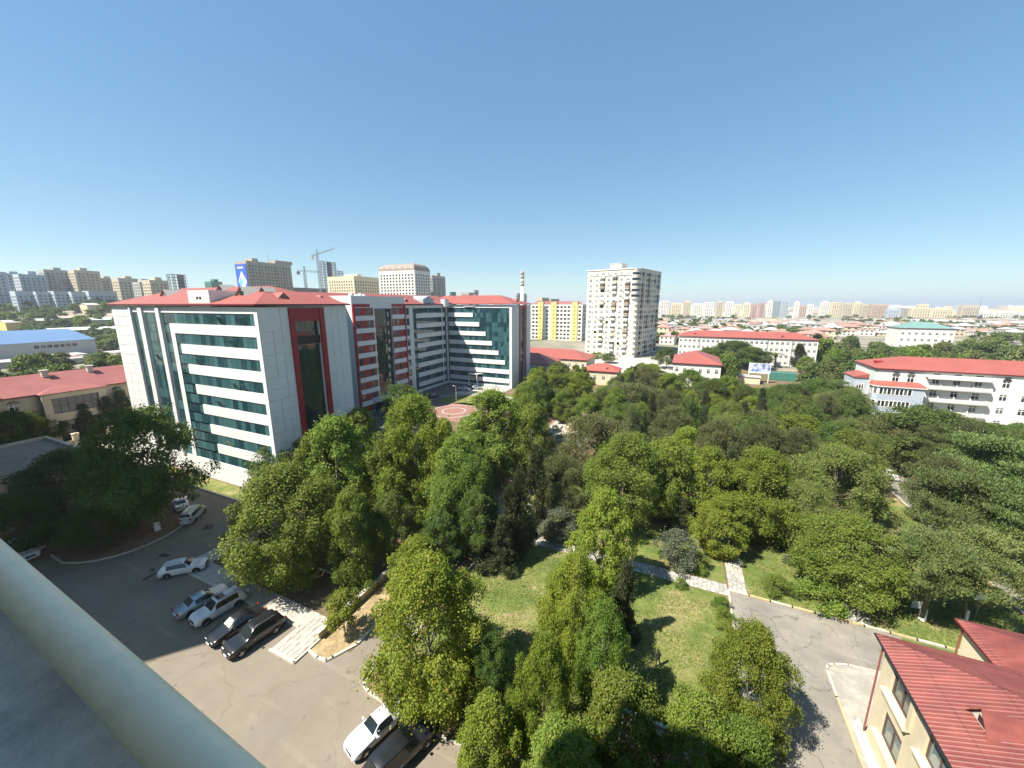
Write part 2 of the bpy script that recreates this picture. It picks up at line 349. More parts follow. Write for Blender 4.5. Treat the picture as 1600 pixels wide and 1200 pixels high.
# ================================================================ GROUND
def sstep(a, b, x):
    t = min(1, max(0, (x - a) / (b - a))); return t * t * (3 - 2 * t)
def hz(x, y):
    f = FW(x, y)
    if f <= 20: return 0.
    t = LT(x, y) / f
    return 27 * sstep(270, 430, f) * sstep(-.06, -.42, t) - 4 * sstep(300, 700, f) * sstep(.1, .3, t)
def sheet(name, pts, z, m, parent=None):
    mb = MB(); mb.poly([(p[0], p[1], z) for p in pts]); o = mb.build(name, m, parent); o['kind'] = 'structure'; return o
def rect(x0, x1, y0, y1): return [(x0, y0), (x1, y0), (x1, y1), (x0, y1)]
mb = MB(); xs = list(range(-5000, -1400, 400)) + list(range(-1400, 1400, 50)) + list(range(1400, 5001, 400)); ys = list(range(-1000, -200, 200)) + list(range(-200, 1500, 50)) + list(range(1500, 6001, 500))
for y in ys:
    for x in xs: mb.v.append((x, y, hz(x, y) - .03))
nx = len(xs)
for j in range(len(ys) - 1):
    for i in range(nx - 1): mb.f.append((j * nx + i, j * nx + i + 1, (j + 1) * nx + i + 1, (j + 1) * nx + i)); mb.m.append(0)
structure(mb.build('ground', far_ground, smooth=True))
sheet('sea', rect(-12000, 12000, -1500, 13000), -9, sea_m)
park_m = mat('park earth', (.15, .105, .06), .95, .3, .5, bump=.5, bscale=12, fine=.25, stain=(.085, .105, .03), stain_amt=.95, stain_scale=.11)
sheet('park_ground', rect(-64, 62, -6, 215), 0, park_m)
sheet('park_ground', rect(-210, -64, -6, 130), 0, park_m)

KI = [W(*p) for p in ((80, 868), (98, 880), (125, 880), (150, 876.5), (178, 870), (205, 862), (235, 850), (262, 837), (282, 824))]
KI += [(-64.5, 28.2), (-68, 29.6)]
sheet('parking_lot', rect(-112, 6.6, -8, 20.6), .004, asphalt)
sheet('road', [(-64, 20.6), (-53.5, 20.6), (-52.5, 23.5), (-53, 27.5), (-30, 27.5), (-30, 33.6), (-100, 33.6), (-100, 27.2), (-66, 27.2)], .008, asphalt)
sheet('soil_bed', KI + [(-95, 29.6), (-95, 8), (-72, 8)], .016, soil)
sheet('road', rect(-25.3, -21.2, 20.6, 126), .0085, asphalt)
sheet('front_lawn', rect(-100, -62, 33.7, 36.6), .01, lawn_m)
sheet('courtyard', rect(-85, -57, 54.3, 127.6), .005, mat('dark asphalt', (.10, .10, .10), .9, .15, .3, fine=.1))
sheet('footpath', [(-53.5, 20.75), (-32.2, 20.75), (-31.2, 22.6), (-50.5, 22.9), (-51, 27.4), (-52.6, 27.4)], .1, stone)
sheet('lawn', [(-20.6, 20), (6.5, 20), (6.5, 42.4), (-20.6, 42.4)], .012, lawn_m)
sheet('lawn', [(8.6, 43.55), (33.5, 43.55), (33.5, 78), (8.6, 78)], .012, lawn_m)
sheet('lawn', rect(-20.6, 6.5, 44.6, 64), .012, lawn_m)
sheet('patio', [(6.8, -8), (60, -8), (60, 43.3), (6.8, 43.3)], .006, asphalt2)
sheet('lawn', rect(21, 33.5, 37.5, 43.2), .02, lawn_m)
sheet('road', rect(34.2, 40.4, 20, 130), .01, asphalt2)
sheet('terrace', [(13.6, 5), (13.6, 36.2), (14.2, 37), (15.4, 37.4), (21, 38), (21, 5)], .05, mat('stained concrete', (.27, .25, .21), .92, .2, .5, stain=(.42, .39, .32), stain_amt=.7, stain_scale=.55, fine=.12, bscale=14, bump=.2))
gs = sheet('gravel_strip', [(13.75, 5), (14.55, 5), (14.55, 32.4), (13.9, 31.5)], .056, gravel_m)

def kerb(pts, w=.22, h=.13, m=None, name='kerb', base=0.):
    mb = MB()
    for a, b in zip(pts, pts[1:]):
        a, b = Vector((*a, 0)), Vector((*b, 0)); d = (b - a); L = d.length; d.normalize(); n = Vector((-d.y, d.x, 0))
        mb.obox((a + b) / 2 + Vector((0, 0, base + h / 2)), d * (L / 2 + w * .3), n * w / 2, Vector((0, 0, h / 2)))
    return structure(mb.build(name, m or kerb_white))
kerb(KI, .2)
kerb([(-100, 33.65), (-62, 33.65)], .2)
kerb([(-53.5, 20.65), (-44, 20.65), (-32.2, 20.65)], .22)
kerb([(-53.55, 20.7), (-52.75, 23.4), (-53, 27.5), (-30, 27.5)], .2)
# planter between walkway and lane, and the corner bed under the big tree
PL = [(-29.0, 20.4), W(484, 1018), W(496, 1029), W(510, 1033), W(520, 1028), (-25.4, 21.5), (-25.4, 60)]
kerb(PL[1:], .24, .16, kerb_white)
sheet('soil_bed', PL + [(-29, 60)], .03, mat('dry planter soil', (.26, .19, .10), .95, .3, 1.2, bump=.5, bscale=12, fine=.3, stain=(.40, .33, .18), stain_amt=.7, stain_scale=.8))
CB = [(-21.2, 60), (-21.2, 21.2)] + [W(*p) for p in ((597, 1020), (573, 1060), (569, 1072), (576, 1082), (600, 1098), (640, 1122), (700, 1158))] + [(-5, 19.6), (6.6, 19.6)]
kerb(CB, .24, .14)
sheet('soil_bed', CB + [(6.6, 24), (-20.6, 24)], .006, soil)
# kerbs of the patio
kerb([(6.7, -8), (6.7, 43.4)], .2, .13)
for k in range(14):
    x0 = 6.7 + k * 1.95; kerb([(x0, 43.45), (x0 + 1.95, 43.45)], .2, .14, kerb_yellow if k % 4 in (1, 3) else kerb_white)
kerb([(13.55, 5), (13.55, 33.6)], .16, .12, mat('faded yellow kerb', (.38, .32, .18), .85, .25, 2.))
kerb([(13.55, 33.6), (13.55, 36.2), (13.8, 36.8), (14.3, 37.1), (15.4, 37.5)], .16, .12, kerb_white)
kerb([(15.4, 37.5), (21, 38.05)], .16, .12, kerb_white)
kerb([(33.9, 20), (33.9, 130)], .2); kerb([(40.6, 20), (40.6, 130)], .2)

# crazy paving: separate irregular stones
def crazy(name, x0, x1, y0, y1, cell, m, seed, parent=None, z=.02):
    r = random.Random(seed); mb = MB(); nx, ny = max(1, round((x1 - x0) / cell)), max(1, round((y1 - y0) / cell))
    P = [[(x0 + (x1 - x0) * i / nx + (r.uniform(-.3, .3) * cell if 0 < i < nx else r.uniform(-.08, .08) * cell), y0 + (y1 - y0) * j / ny + (r.uniform(-.3, .3) * cell if 0 < j < ny else r.uniform(-.08, .08) * cell)) for i in range(nx + 1)] for j in range(ny + 1)]
    for j in range(ny):
        for i in range(nx):
            q = [P[j][i], P[j][i + 1], P[j + 1][i + 1], P[j + 1][i]]; c = (sum(p[0] for p in q) / 4, sum(p[1] for p in q) / 4); g = .9
            t = [(c[0] + (p[0] - c[0]) * g, c[1] + (p[1] - c[1]) * g) for p in q]; h = z + r.uniform(0, .025)
            mb.poly([(*p, h) for p in t], r.randrange(3))
            for k in range(4): a, b = t[k], t[(k + 1) % 4]; mb.quad((*a, 0), (*b, 0), (*b, h), (*a, h), 0)
    o = mb.build(name, m, parent); o['kind'] = 'stuff' if parent else 'structure'; return o
stones = [stone, mat('grey paving stone', (.28, .27, .235), .9, .2, 2), mat('light paving stone', (.44, .415, .355), .9, .2, 2)]
crazy('path', -20.5, 6.6, 42.5, 44.4, .42, stones, 3, z=.03)
crazy('path', 6.75, 8.5, 43.6, 62, .42, stones, 4, z=.03)
crazy('path', 17.0, 19.2, 43.6, 60, .42, stones, 5, z=.03)
crazy('path', -25, -18, 44.6, 52, .7, stones, 6, z=.03)
crazy('path', 0.5, 7, 24.2, 25.6, .5, stones, 8, z=.03)
fp = structure(MB().build('footpath', stone)) if False else sheet('footpath', [(-32.2, 17.9), (-29.1, 17.9), (-29.1, 22.6), (-32.2, 22.6)], .06, concrete)
slab = MB(); slab.box(-.26, .26, -.21, .21, 0, .05); slab_me = slab.mesh('paving_slab', stone)
for i in range(5):
    for j in range(9):
        s_ = inst(slab_me, 'paving_slab', fp, (-31.8 + i * .57 + (j % 2) * .06 + RND.uniform(-.02, .02), 18.25 + j * .48, .062 + RND.uniform(0, .03)), RND.uniform(-.02, .02))
kerb([(-32.2, 17.8), (-29.0, 17.8), (-29.0, 20.4)], .22, .16)
# white smear of lime and dark patches on the asphalt
def patch(name, px, m, z=.014): return sheet(name, [W(*p) for p in px], z, m)
patch('asphalt_patch', ((247, 870), (253, 864), (265, 866), (262, 871)), patch_asphalt)
patch('asphalt_patch', ((232, 892), (236, 888), (243, 889), (241, 893)), patch_asphalt)
patch('asphalt_patch', ((221, 906), (241, 895), (245, 896), (224, 908)), patch_asphalt)
patch('asphalt_patch', ((315, 828), (322, 820), (334, 819), (330, 827)), patch_asphalt)
RED = MB()
for r0, r1, m in ((0, 3.2, 0), (3.2, 3.6, 1), (3.6, 6.4, 0), (6.4, 6.8, 1), (6.8, 9.5, 0)):
    for k in range(48):
        a, b = 2 * math.pi * k / 48, 2 * math.pi * (k + 1) / 48
        RED.quad((r0 * math.cos(a), r0 * math.sin(a), 0), (r1 * math.cos(a), r1 * math.sin(a), 0), (r1 * math.cos(b), r1 * math.sin(b), 0), (r0 * math.cos(b), r0 * math.sin(b), 0), m)
structure(RED.build('plaza', [redpave, stone], loc=(-60.5, 93, .012)))
sheet('plaza', rect(-72, -44, 100.5, 118), .012, lawn_m); sheet('plaza', rect(-73, -57.5, 112, 127), .016, stone)
sheet('plaza', rect(-63, -27, 84, 100), .008, redpave)
kerb([(-74, 106), (-66, 113), (-54, 114.5), (-44, 111)], .6, .3, stone)
sheet('plaza', rect(-30, -19, 80, 100), .013, stone)
# lanes seen beyond the park
sheet('road', [WD(1035, 175), WD(1075, 175), WD(1060, 250), WD(1040, 250)], .01, asphalt)
sheet('yard', rect(-60, 0, 180, 232), .012, mat('pale yard', (.42, .39, .33), .9, .25, .15))

# ================================================================ BALCONY OF THE CAMERA'S OWN BUILDING
pd = Vector((CA * -1.995 - SA, SA * -1.995 + CA, 0)).normalized()      # direction of the hand rail
def ray(px, py):
    c = Vector(((px - 800), F_PX * CP - (py - 600) * SP, -(F_PX * SP + (py - 600) * CP)))
    return Vector((CA * c.x - SA * c.y, SA * c.x + CA * c.y, c.z)).normalized()
pn = Vector((pd.y, -pd.x, 0)) * (1 if pd.y * 0 - pd.x * 1 > 0 else -1)
def ang(px, py):
    r = ray(px, py); return math.atan2(-r.z, r.dot(pn))
a1, a2 = ang(207, 1019), ang(111, 1075)
RR = .085; am, ha = (a1 + a2) / 2, abs(a2 - a1) / 2; dist = RR / math.sin(ha)
pc = Vector((0, 0, CAM_H)) + pn * math.cos(am) * dist + Vector((0, 0, -1)) * math.sin(am) * dist
bal = empty('balcony_railing', (pc.x, pc.y, pc.z), 0, 'thick off white round hand rail running along the balcony edge at lower left', 'railing')
r = MB(); r.tube([pd * -6, pd * 9], [RR, RR], 48); r.build('rail', rail_paint, bal, smooth=True)
for k in range(5): r = MB(); r.tube([pd * (1.9 * k - .8) + Vector((0, 0, -RR * .6)), pd * (1.9 * k - .8) + Vector((0, 0, -.22))], [.02, .02], 8); r.build('support', grey_metal, bal)
pz = pc.z - RR - .10
r = MB(); ic = pc - Vector((0, 0, RR + .10))
r.obox(Vector((pc.x, pc.y, pz - .55)) + pd * 1.5 - pn * .12, pd * 7.6, pn * .27, Vector((0, 0, .55)))
ow = r.build('balcony_parapet', ledge_m); tag(ow, 'weathered grey concrete parapet ledge under the round hand rail', 'parapet')
own = empty('apartment_tower', (0, 0, 0), 0, 'pale rendered apartment tower carrying the balcony', 'building')
tw_m = mat('tower render', (.66, .62, .53), .85, .1, .4)
mw, mg = MB(), MB()
ops = [(1.2 + 4 * i, 3.2 + 4 * i, 1 + 3.1 * k, 2.6 + 3.1 * k) for i in range(11) for k in range(14)]
ops = [(1.0 + 4 * i, 3.0 + 4 * i, 1 + 3.1 * k, 2.6 + 3.1 * k) for i in range(9) for k in range(14)]
facade(mw, mg, (16, -2.2, 0), (-1, 0, 0), 36, 46, ops, .2)
facade(mw, mg, (-20, -2.2, 0), (0, -1, 0), 16, 46, [], .2); facade(mw, mg, (16, -18.2, 0), (0, 1, 0), 16, 46, [], .2); facade(mw, mg, (-20, -18.2, 0), (1, 0, 0), 36, 46, ops, .2)
mw.quad((-20, -18.2, 46), (16, -18.2, 46), (16, -2.2, 46), (-20, -2.2, 46))
mw.build('wall', tw_m, own); mg.build('windows', glass_dark_j, own, kind='stuff')
b = MB(); b.box(-14, 4, -2.2, .05, pz - 1.25, pz - 1.1); b.build('balcony_slab', concrete, own)
# neighbouring block to the left of the frame: it throws the big shade over the parking lot
nb = empty('neighbour_tower', (0, 0, 0), 0, 'long pale apartment slab standing just left of the parking lot', 'building')
mw, mg = MB(), MB()
ops = [(1.2 + 4 * i, 3.2 + 4 * i, 1 + 3.1 * k, 2.6 + 3.1 * k) for i in range(21) for k in range(15)]
facade(mw, mg, (-62, 5.3, 0), (-1, 0, 0), 86, 50, ops, .2)
facade(mw, mg, (-62, -12, 0), (0, 1, 0), 17.3, 50, [], .2); facade(mw, mg, (-148, 5.3, 0), (0, -1, 0), 17.3, 50, [], .2); facade(mw, mg, (-148, -12, 0), (1, 0, 0), 86, 50, ops, .2)
mw.quad((-148, -12, 50), (-62, -12, 50), (-62, 5.3, 50), (-148, 5.3, 50))
mw.build('wall', tw_m, nb); mg.build('windows', glass_dark_j, nb, kind='stuff')

# ================================================================ THE GLASS AND WHITE OFFICE BUILDING
hb = empty('office_building', (0, 0, 0), 0, 'white clad courtyard building with teal window bands, dark red stripes and red hipped roofs', 'building')
XA0, XA1, YA0, YA1 = -100.3, -57.6, 37., 53.5
XM, YB0, YB1, XB = -85., 78.1, 99.6, -82.
YD0, YD1, XD1 = 127.6, 145.8, -57.3
TOP = 30.5
def zrow(k): return 29.5 - 3.45 * k
pane_b = MB(); pane_b.box(-.5, .5, -.015, .015, -.5, .5); pane_me = pane_b.mesh('window_pane', glass_teal)
panes = [0]
PJ = MB()      # small far panes, joined
def glaze(o, ax, x0, x1, z0, z1, nx, nz, d, single, gap=.06):
    o, ax = Vector(o), Vector(ax); n = ax.cross(Vector((0, 0, 1))); w, h = (x1 - x0) / nx, (z1 - z0) / nz
    for i in range(nx):
        for j in range(nz):
            c = o + ax * (x0 + w * (i + .5)) - n * d + Vector((0, 0, z0 + h * (j + .5)))
            if single and panes[0] < 300:
                p = inst(pane_me, 'window_pane', hb, c, math.atan2(ax.y, ax.x), (w - gap, 1, h - gap)); panes[0] += 1
                p.rotation_euler.z += RND.uniform(-.004, .004); p.rotation_euler.x = RND.uniform(-.003, .003)
            else:
                a = ax * (w - gap) / 2; u = Vector((0, 0, (h - gap) / 2)); t = n * RND.uniform(-.006, .006)
                PJ.quad(c - a - u, c + a - u + t, c + a + u + t, c - a + u)
wall, back = MB(), MB()
# --- wing towards the camera, long face (looks to -y)
o, ax = (XA0, YA0, 0), (1, 0, 0); ops = []
X = lambda x: x - XA0
def zc(k): return zrow(k) - 1.8
ops.append((X(-93.1), X(-90.9), zc(7), zrow(0))); ops.append((X(-88.97), X(-85.0), zc(7), zrow(0)))
ops.append((X(-83.3), X(-58.4), zc(0), zrow(0))); ops.append((X(-83.3), X(-81.4), zc(7), zc(0)))
for k in range(1, 8):
    st = -80.15 + 1.18 * k
    ops.append((X(-80.15), X(-58.4), zc(k), zrow(k)))
    if k < 7: ops.append((X(-80.15), X(st), zrow(k + 1), zc(k)))
facade(wall, back, o, ax, XA1 - XA0, TOP, ops, .2)
glaze(o, ax, X(-83.3), X(-58.4), zc(0), zrow(0), 21, 1, .14, True)
for k in range(1, 8):
    glaze(o, ax, X(-80.15), X(-58.4), zc(k), zrow(k), 18, 1, .14, True)
    if k < 7: glaze(o, ax, X(-80.15), X(-80.15 + 1.18 * k), zrow(k + 1), zc(k), k, 1, .14, True)
for a, b, n in ((-93.1, -90.9, 2), (-88.97, -85.0, 3), (-83.3, -81.4, 1)):
    z1 = zc(0) if n == 1 else zrow(0)
    for k in range(8):
        if n > 1 or k > 0: glaze(o, ax, X(a), X(b), zc(k), zrow(k), n, 1, .14, True)
        if k < 7: glaze(o, ax, X(a), X(b), zrow(k + 1), zc(k), n, 1, .14, k % 2 == 0)
pil = MB()
for a, b in ((-90.9, -88.97), (-85.0, -83.3)): pil.box(a + .35, b - .25, YA0 - .28, YA0, 3.4, TOP - .05)
pil.box(-93.65, -93.1, YA0 - .28, YA0, 3.4, TOP - .05)
pil.build('pilaster', white_clad, hb)
for x, k, dx in ((-86.4, 2, .6), (-66.4, 0, .7), (-64.2, 1, .8), (-62.9, 3, .7), (-61, 0, .6), (-68.9, 6, .8), (-65, 3, .7), (-70, 4, .6), (-74.2, 2, .6)):
    p = inst(pane_me, 'open_window', hb, (x, YA0 - .22, zrow(k) - 1.05), 0, (1.0, 1, 1.1)); p.rotation_euler.x = .42
# thin cladding panels on the outer strip of the long face
cp = MB(); cp.box(-.5, .5, -.03, .03, -.5, .5); panel_me = cp.mesh('cladding_panel', white_clad)
def panel(c, w, h, rz, me=None): inst(me or panel_me, 'cladding_panel', hb, c, rz, (w - .09, 1.6, h - .09))
for j in range(15):
    for i in range(3): panel((XA0 + 1.12 + 2.18 * i, YA0 - .03, 3.5 + 1.8 * j + .9), 2.18, 1.8, 0)
# --- end face of the wing (looks to +x): white panels, dark red frame, tall green glass
o, ax = (XA1, YA0, 0), (0, 1, 0)
facade(wall, None, o, ax, YA1 - YA0, TOP, [(5.75, 10.45, 0.3, 28.2)], .55)
rj = random.Random(5)
for j in range(17):
    z = .3 + 1.77 * j + .885
    for cols, y0 in (((1.9, 1.45, 1.3), .12), ((1.6, 1.5, 1.9), 11.35)):
        y = y0; cs = list(cols)
        if rj.random() < .45: cs = [cs[0] + cs[1], cs[2]] if rj.random() < .5 else [cs[0], cs[1] + cs[2]]
        for w_ in cs:
            if y + w_ < 16.4: panel((XA1 + .03, YA0 + y + w_ / 2, z), w_, 1.77, math.pi / 2)
            y += w_
fr = MB(); fr.box(XA1 + .002, XA1 + .30, YA0 + 4.9, YA0 + 5.75, 0, TOP - .1); fr.box(XA1 + .002, XA1 + .42, YA0 + 10.45, YA0 + 11.3, 0, TOP - .1); fr.box(XA1 + .002, XA1 + .26, YA0 + 5.75, YA0 + 10.45, 28.2, TOP - .1)
g = MB(); g.box(XA1 - .4, XA1 - .1, YA0 + 5.76, YA0 + 10.44, 24.4, 25.7); g.build('spandrel', dark_metal, hb)
fr.build('red_frame', red_clad, hb)
gp = MB(); gp.box(-.5, .5, -.015, .015, -.5, .5); gpm = gp.mesh('glass_panel', glass_green)
for j in range(16):
    for i in range(4):
        z = .3 + 1.744 * j + .87
        q = inst(gpm, 'glass_panel', hb, (XA1 - .45, YA0 + 5.75 + 1.175 * (i + .5), z), math.pi / 2, (1.13, 1, 1.70)); q.rotation_euler.z += RND.uniform(-.012, .012); q.rotation_euler.x = RND.uniform(-.01, .01)
back.quad((XA1 - .52, YA0 + 5.7, 0), (XA1 - .52, YA0 + 10.5, 0), (XA1 - .52, YA0 + 10.5, 28.4), (XA1 - .52, YA0 + 5.7, 28.4))
# --- remaining walls
facade(wall, None, (XA1, YA1, 0), (-1, 0, 0), XA1 - XM, TOP, []); facade(wall, None, (XA0, YD1, 0), (0, -1, 0), YD1 - YA0, TOP, [])
facade(wall, None, (XD1, YD1, 0), (-1, 0, 0), XD1 - XA0, TOP, [])
# main body face between wing and red block, and the block C
o, ax = (XM, YA1, 0), (0, 1, 0)
facade(wall, back, o, ax, YB0 - YA1, TOP, [(1, YB0 - YA1 - 1, zc(k), zrow(k)) for k in range(8)], .2)
o = (XM, YB1, 0); ops = []
for k in range(8):
    for a in (1.3, 4.2): ops.append((a, a + 1.5, zc(k) - .4, zrow(k) + .1))
ops2 = [(7.7, 27.6, 0.9, zrow(0))]
facade(wall, back, o, ax, YD0 - YB1, TOP, ops + ops2, .25)
for k in range(8):
    for a in (1.3, 4.2): glaze(o, ax, a, a + 1.5, zc(k) - .4, zrow(k) + .1, 2, 1, .18, False)
    glaze(o, ax, 7.7, 27.6, zc(k), zrow(k), 17, 1, .18, False); glaze(o, ax, 7.7, 27.6, (zrow(k + 1) if k < 7 else .9), zc(k), 17, 1, .18, False)
class SPB:
    def box(s, *a): g = MB(); g.box(*a); g.build('spandrel', white_clad, hb)
sp = SPB()
for k in range(8): sp.box(XM - .2, XM + .12, YB1 + 9.3, YB1 + 26.4, zc(k) - 1.6, zc(k) - .02)
sp.box(XM - .1, XM + .2, YB1 + 24.6, YB1 + 24.95, 1, 29.5)
# --- wing D, face to -y
o, ax = (XM, YD0, 0), (1, 0, 0); wD = XD1 - XM
facade(wall, back, o, ax, wD, TOP, [(.25, wD - .95, 0.9, zrow(0))], .25)
for k in range(8):
    glaze(o, ax, .25, wD - .95, zc(k), zrow(k), 22, 1, .18, False); glaze(o, ax, .25, wD - .95, (zrow(k + 1) if k < 7 else .9), zc(k), 22, 1, .18, False)
    e = -73.3 + 2.65 * k if k < 6 else XD1 - .95
    sp.box(XM + .9, e, YD0 - .13, YD0 + .2, zc(k) - 1.6, zc(k) - .02)
sp.box(XM + 8, XM + 12.5, YD0 - .5, YD0 - .02, 29.95, 30.1)
can = MB(); can.poly([(XM + 9 + 6.5 * (i / 12), YD0 - 3.2 * math.sin(math.pi * i / 12), 4.6) for i in range(13)][::-1]); can.poly([(XM + 9 + 6.5 * (i / 12), YD0 - 3.2 * math.sin(math.pi * i / 12), 4.9) for i in range(13)])
for i in range(12):
    a, b = [(XM + 9 + 6.5 * (q / 12), YD0 - 3.2 * math.sin(math.pi * q / 12)) for q in (i, i + 1)]; can.quad((*a, 4.6), (*b, 4.6), (*b, 4.9), (*a, 4.9))
can.cyl(XM + 10.5, YD0 - 2, 0, 4.6, .22); can.cyl(XM + 14, YD0 - 2, 0, 4.6, .22)
can.build('canopy', white_clad, hb)
# end face of D
o, ax = (XD1, YD0, 0), (0, 1, 0)
facade(wall, back, o, ax, YD1 - YD0, TOP, [(8.0, 12.2, .5, 29.6)], .4)
for k in range(16): glaze(o, ax, 8.0, 12.2, .5 + 1.82 * k, .5 + 1.82 * (k + 1), 3, 1, .33, False)
fr = MB(); fr.box(XD1 + .002, XD1 + .25, YD0 + 6.6, YD0 + 8.0, 0, TOP - .05); fr.box(XD1 + .002, XD1 + .3, YD0 + 12.2, YD0 + 13.6, 0, TOP - .05); fr.box(XD1 + .002, XD1 + .2, YD0 + 8, YD0 + 12.2, 29.6, TOP - .05)
fr.build('red_frame', red_clad, hb)
for j in range(10):
    for y, w_ in ((1.65, 3.2), (4.95, 3.2), (15.8, 3.8)): panel((XD1 + .03, YD0 + y, 1.2 + 2.9 * j + 1.4), w_, 2.9, math.pi / 2)
# --- red and white block B
hB = 33.1; o, ax = (XB, YB0, 0), (0, 1, 0); wB = YB1 - YB0
facade(wall, back, o, ax, wB, hB, [(8.1, 15.2, 3.6, 29.6)], .5)
facade(wall, None, (XB - 14, YB0, 0), (1, 0, 0), 14, hB, []); facade(wall, None, (XB, YB1, 0), (-1, 0, 0), 14, hB, []); wall.quad((XB, YB0, hB), (XB, YB1, hB), (XB - 14, YB1, hB - .4), (XB - 14, YB0, hB - .4))
rb, wb = MB(), SPB()
rb.box(XB + .002, XB + .5, YB0 - .05, YB0 + .55, 0, 30.9); rb.box(XB + .002, XB + .35, YB1 - .45, YB1 + .02, 0, 30.9)
rb.box(XB + .002, XB + .2, YB0 + .55, YB0 + 6.4, 30.1, 30.9); rb.box(XB + .002, XB + .2, YB0 + 15.6, YB1 - .45, 30.1, 30.9)
for k in range(9):
    z1 = 29.85 - 3.45 * k; z0 = max(z1 - 2.1, .2)
    rb.box(XB + .002, XB + .06, YB0 + .55, YB0 + 7.6, z0, z1); rb.box(XB + .002, XB + .06, YB0 + 15.3, YB1 - .45, z0, z1)
    if k < 8:
        wb.box(XB + .002, XB + .30, YB0 + .6, YB0 + 8.0, z0 - 1.32, z0 - .02); wb.box(XB + .002, XB + .22, YB0 + 15.3, YB1 - .5, z0 - 1.32, z0 - .02)
    for a, w_ in ((1.9, 1.3), (5.9, 1.5), (17.9, 1.2), (16.0, .8)):
        c = Vector((XB + .07, YB0 + a, (z0 + z1) / 2))
        PJ.quad(c + Vector((0, -w_ / 2, -.85)), c + Vector((0, w_ / 2, -.85)), c + Vector((0, w_ / 2, .85)), c + Vector((0, -w_ / 2, .85)))
rb.build('red_panel', red_clad, hb)
# bowed glass of block B
N_ = 9
for i in range(N_):
    for j in range(15):
        p = []
        for q in (i, i + 1):
            s = q / N_; p.append((XB - .3 + .9 * math.sin(math.pi * s), YB0 + 8.15 + 7.0 * s))
        z0, z1 = 3.7 + 1.72 * j, 3.7 + 1.72 * (j + 1) - .06
        g = MB(); g.quad((*p[0], z0), (p[1][0], p[1][1] - .05, z0), (p[1][0], p[1][1] - .05, z1), (*p[0], z1)); g.build('glass_panel', glass_green, hb)
can = MB()
for i in range(14):
    a, b = i / 14, (i + 1) / 14; f_ = lambda s: (XB + .1 + 4.2 * math.sin(math.pi * s) ** .7, YB0 + 4.5 + 13 * s)
    can.quad((*f_(a), 2.9), (*f_(b), 2.9), (*f_(b), 3.9), (*f_(a), 3.9)); can.quad((XB, f_(a)[1], 3.9), (*f_(a), 3.9), (*f_(b), 3.9), (XB, f_(b)[1], 3.9)); can.quad((XB, f_(a)[1], 2.9), (XB, f_(b)[1], 2.9), (*f_(b), 2.9), (*f_(a), 2.9))
can.build('canopy', white_clad, hb)
dk = MB(); dk.box(XB + .004, XB + .1, YB0 + 6, YB0 + 15.5, 0, 2.9); dk.build('entrance', glass_dark, hb)
wall.build('wall', white_clad, hb)
for f_ in back.f: g = MB(); g.quad(*[back.v[i] for i in f_]); g.build('window_frame', dark_metal, hb)
PJ.build('window_panes', glass_teal_j, hb, kind='stuff')
# --- roofs
r = MB(); hip_roof(r, XA0, XA1, YA0, YA1, 30.95, 34.0, .55); r.build('roof', [red_roof, fascia], hb)
r = MB(); hip_roof(r, XA0 + .3, XM, YA0 + 6, YD1 - 6, 30.93, 34.05, .5); r.build('roof', [red_roof, fascia], hb)
r = MB(); hip_roof(r, XA0, XD1, YD0, YD1, 30.97, 34.2, .55); r.build('roof', [red_roof, fascia], hb)
rbx = MB(); rbx.box(-74.3, -68.6, YA0 - .05, YA0 + 8.5, 30.3, 33.1); q = rbx.build('stair_head', white_clad, hb)
for dx in (-.4, .4):
    w_ = MB(); w_.box(-71.4 + dx - .25, -71.4 + dx + .25, YA0 - .09, YA0 - .04, 31.7, 32.1); w_.build('window', glass_dark, q)
rbx = MB(); rbx.box(-96, XM + .05, 113.2, 119.4, 30.3, 32.6); rbx.poly([(XM + .05, 113.2, 32.6), (XM + .05, 119.4, 32.6), (XM + .05, 116.3, 33.7)]); rbx.quad((XM + .05, 113.2, 32.6), (XM + .05, 116.3, 33.7), (-96, 116.3, 33.7), (-96, 113.2, 32.6)); rbx.quad((XM + .05, 116.3, 33.7), (XM + .05, 119.4, 32.6), (-96, 119.4, 32.6), (-96, 116.3, 33.7)); rbx.build('stair_head', grey_clad, hb)
rbx = MB(); rbx.cyl(XM + .5, 126.0, 29.8, 32.7, 1.5, 20); rbx.build('corner_turret', white_clad, hb)
gable_dormer(hb, XA1 - 2.3, 43.0, 31.85, (1, 0), 1.0); gable_dormer(hb, XM - 3.2, 74.0, 32.3, (1, 0), .9)
gable_dormer(hb, XM - 1.8, 106.2, 31.7, (1, 0), 1.1); gable_dormer(hb, XD1 - 2.2, 137, 31.9, (1, 0), 1.0)
gable_dormer(hb, -89.5, YA0 + 3.8, 32.35, (0, -1), 1.3, grey_wall); gable_dormer(hb, -66.0, YA0 + 3.4, 32.2, (0, -1), 1.6, grey_wall); gable_dormer(hb, -76.5, YA0 + 6.3, 33.3, (0, -1), 1.1, grey_wall); gable_dormer(hb, -63.3, YA0 + 5.2, 32.9, (0, -1), .8, grey_wall)
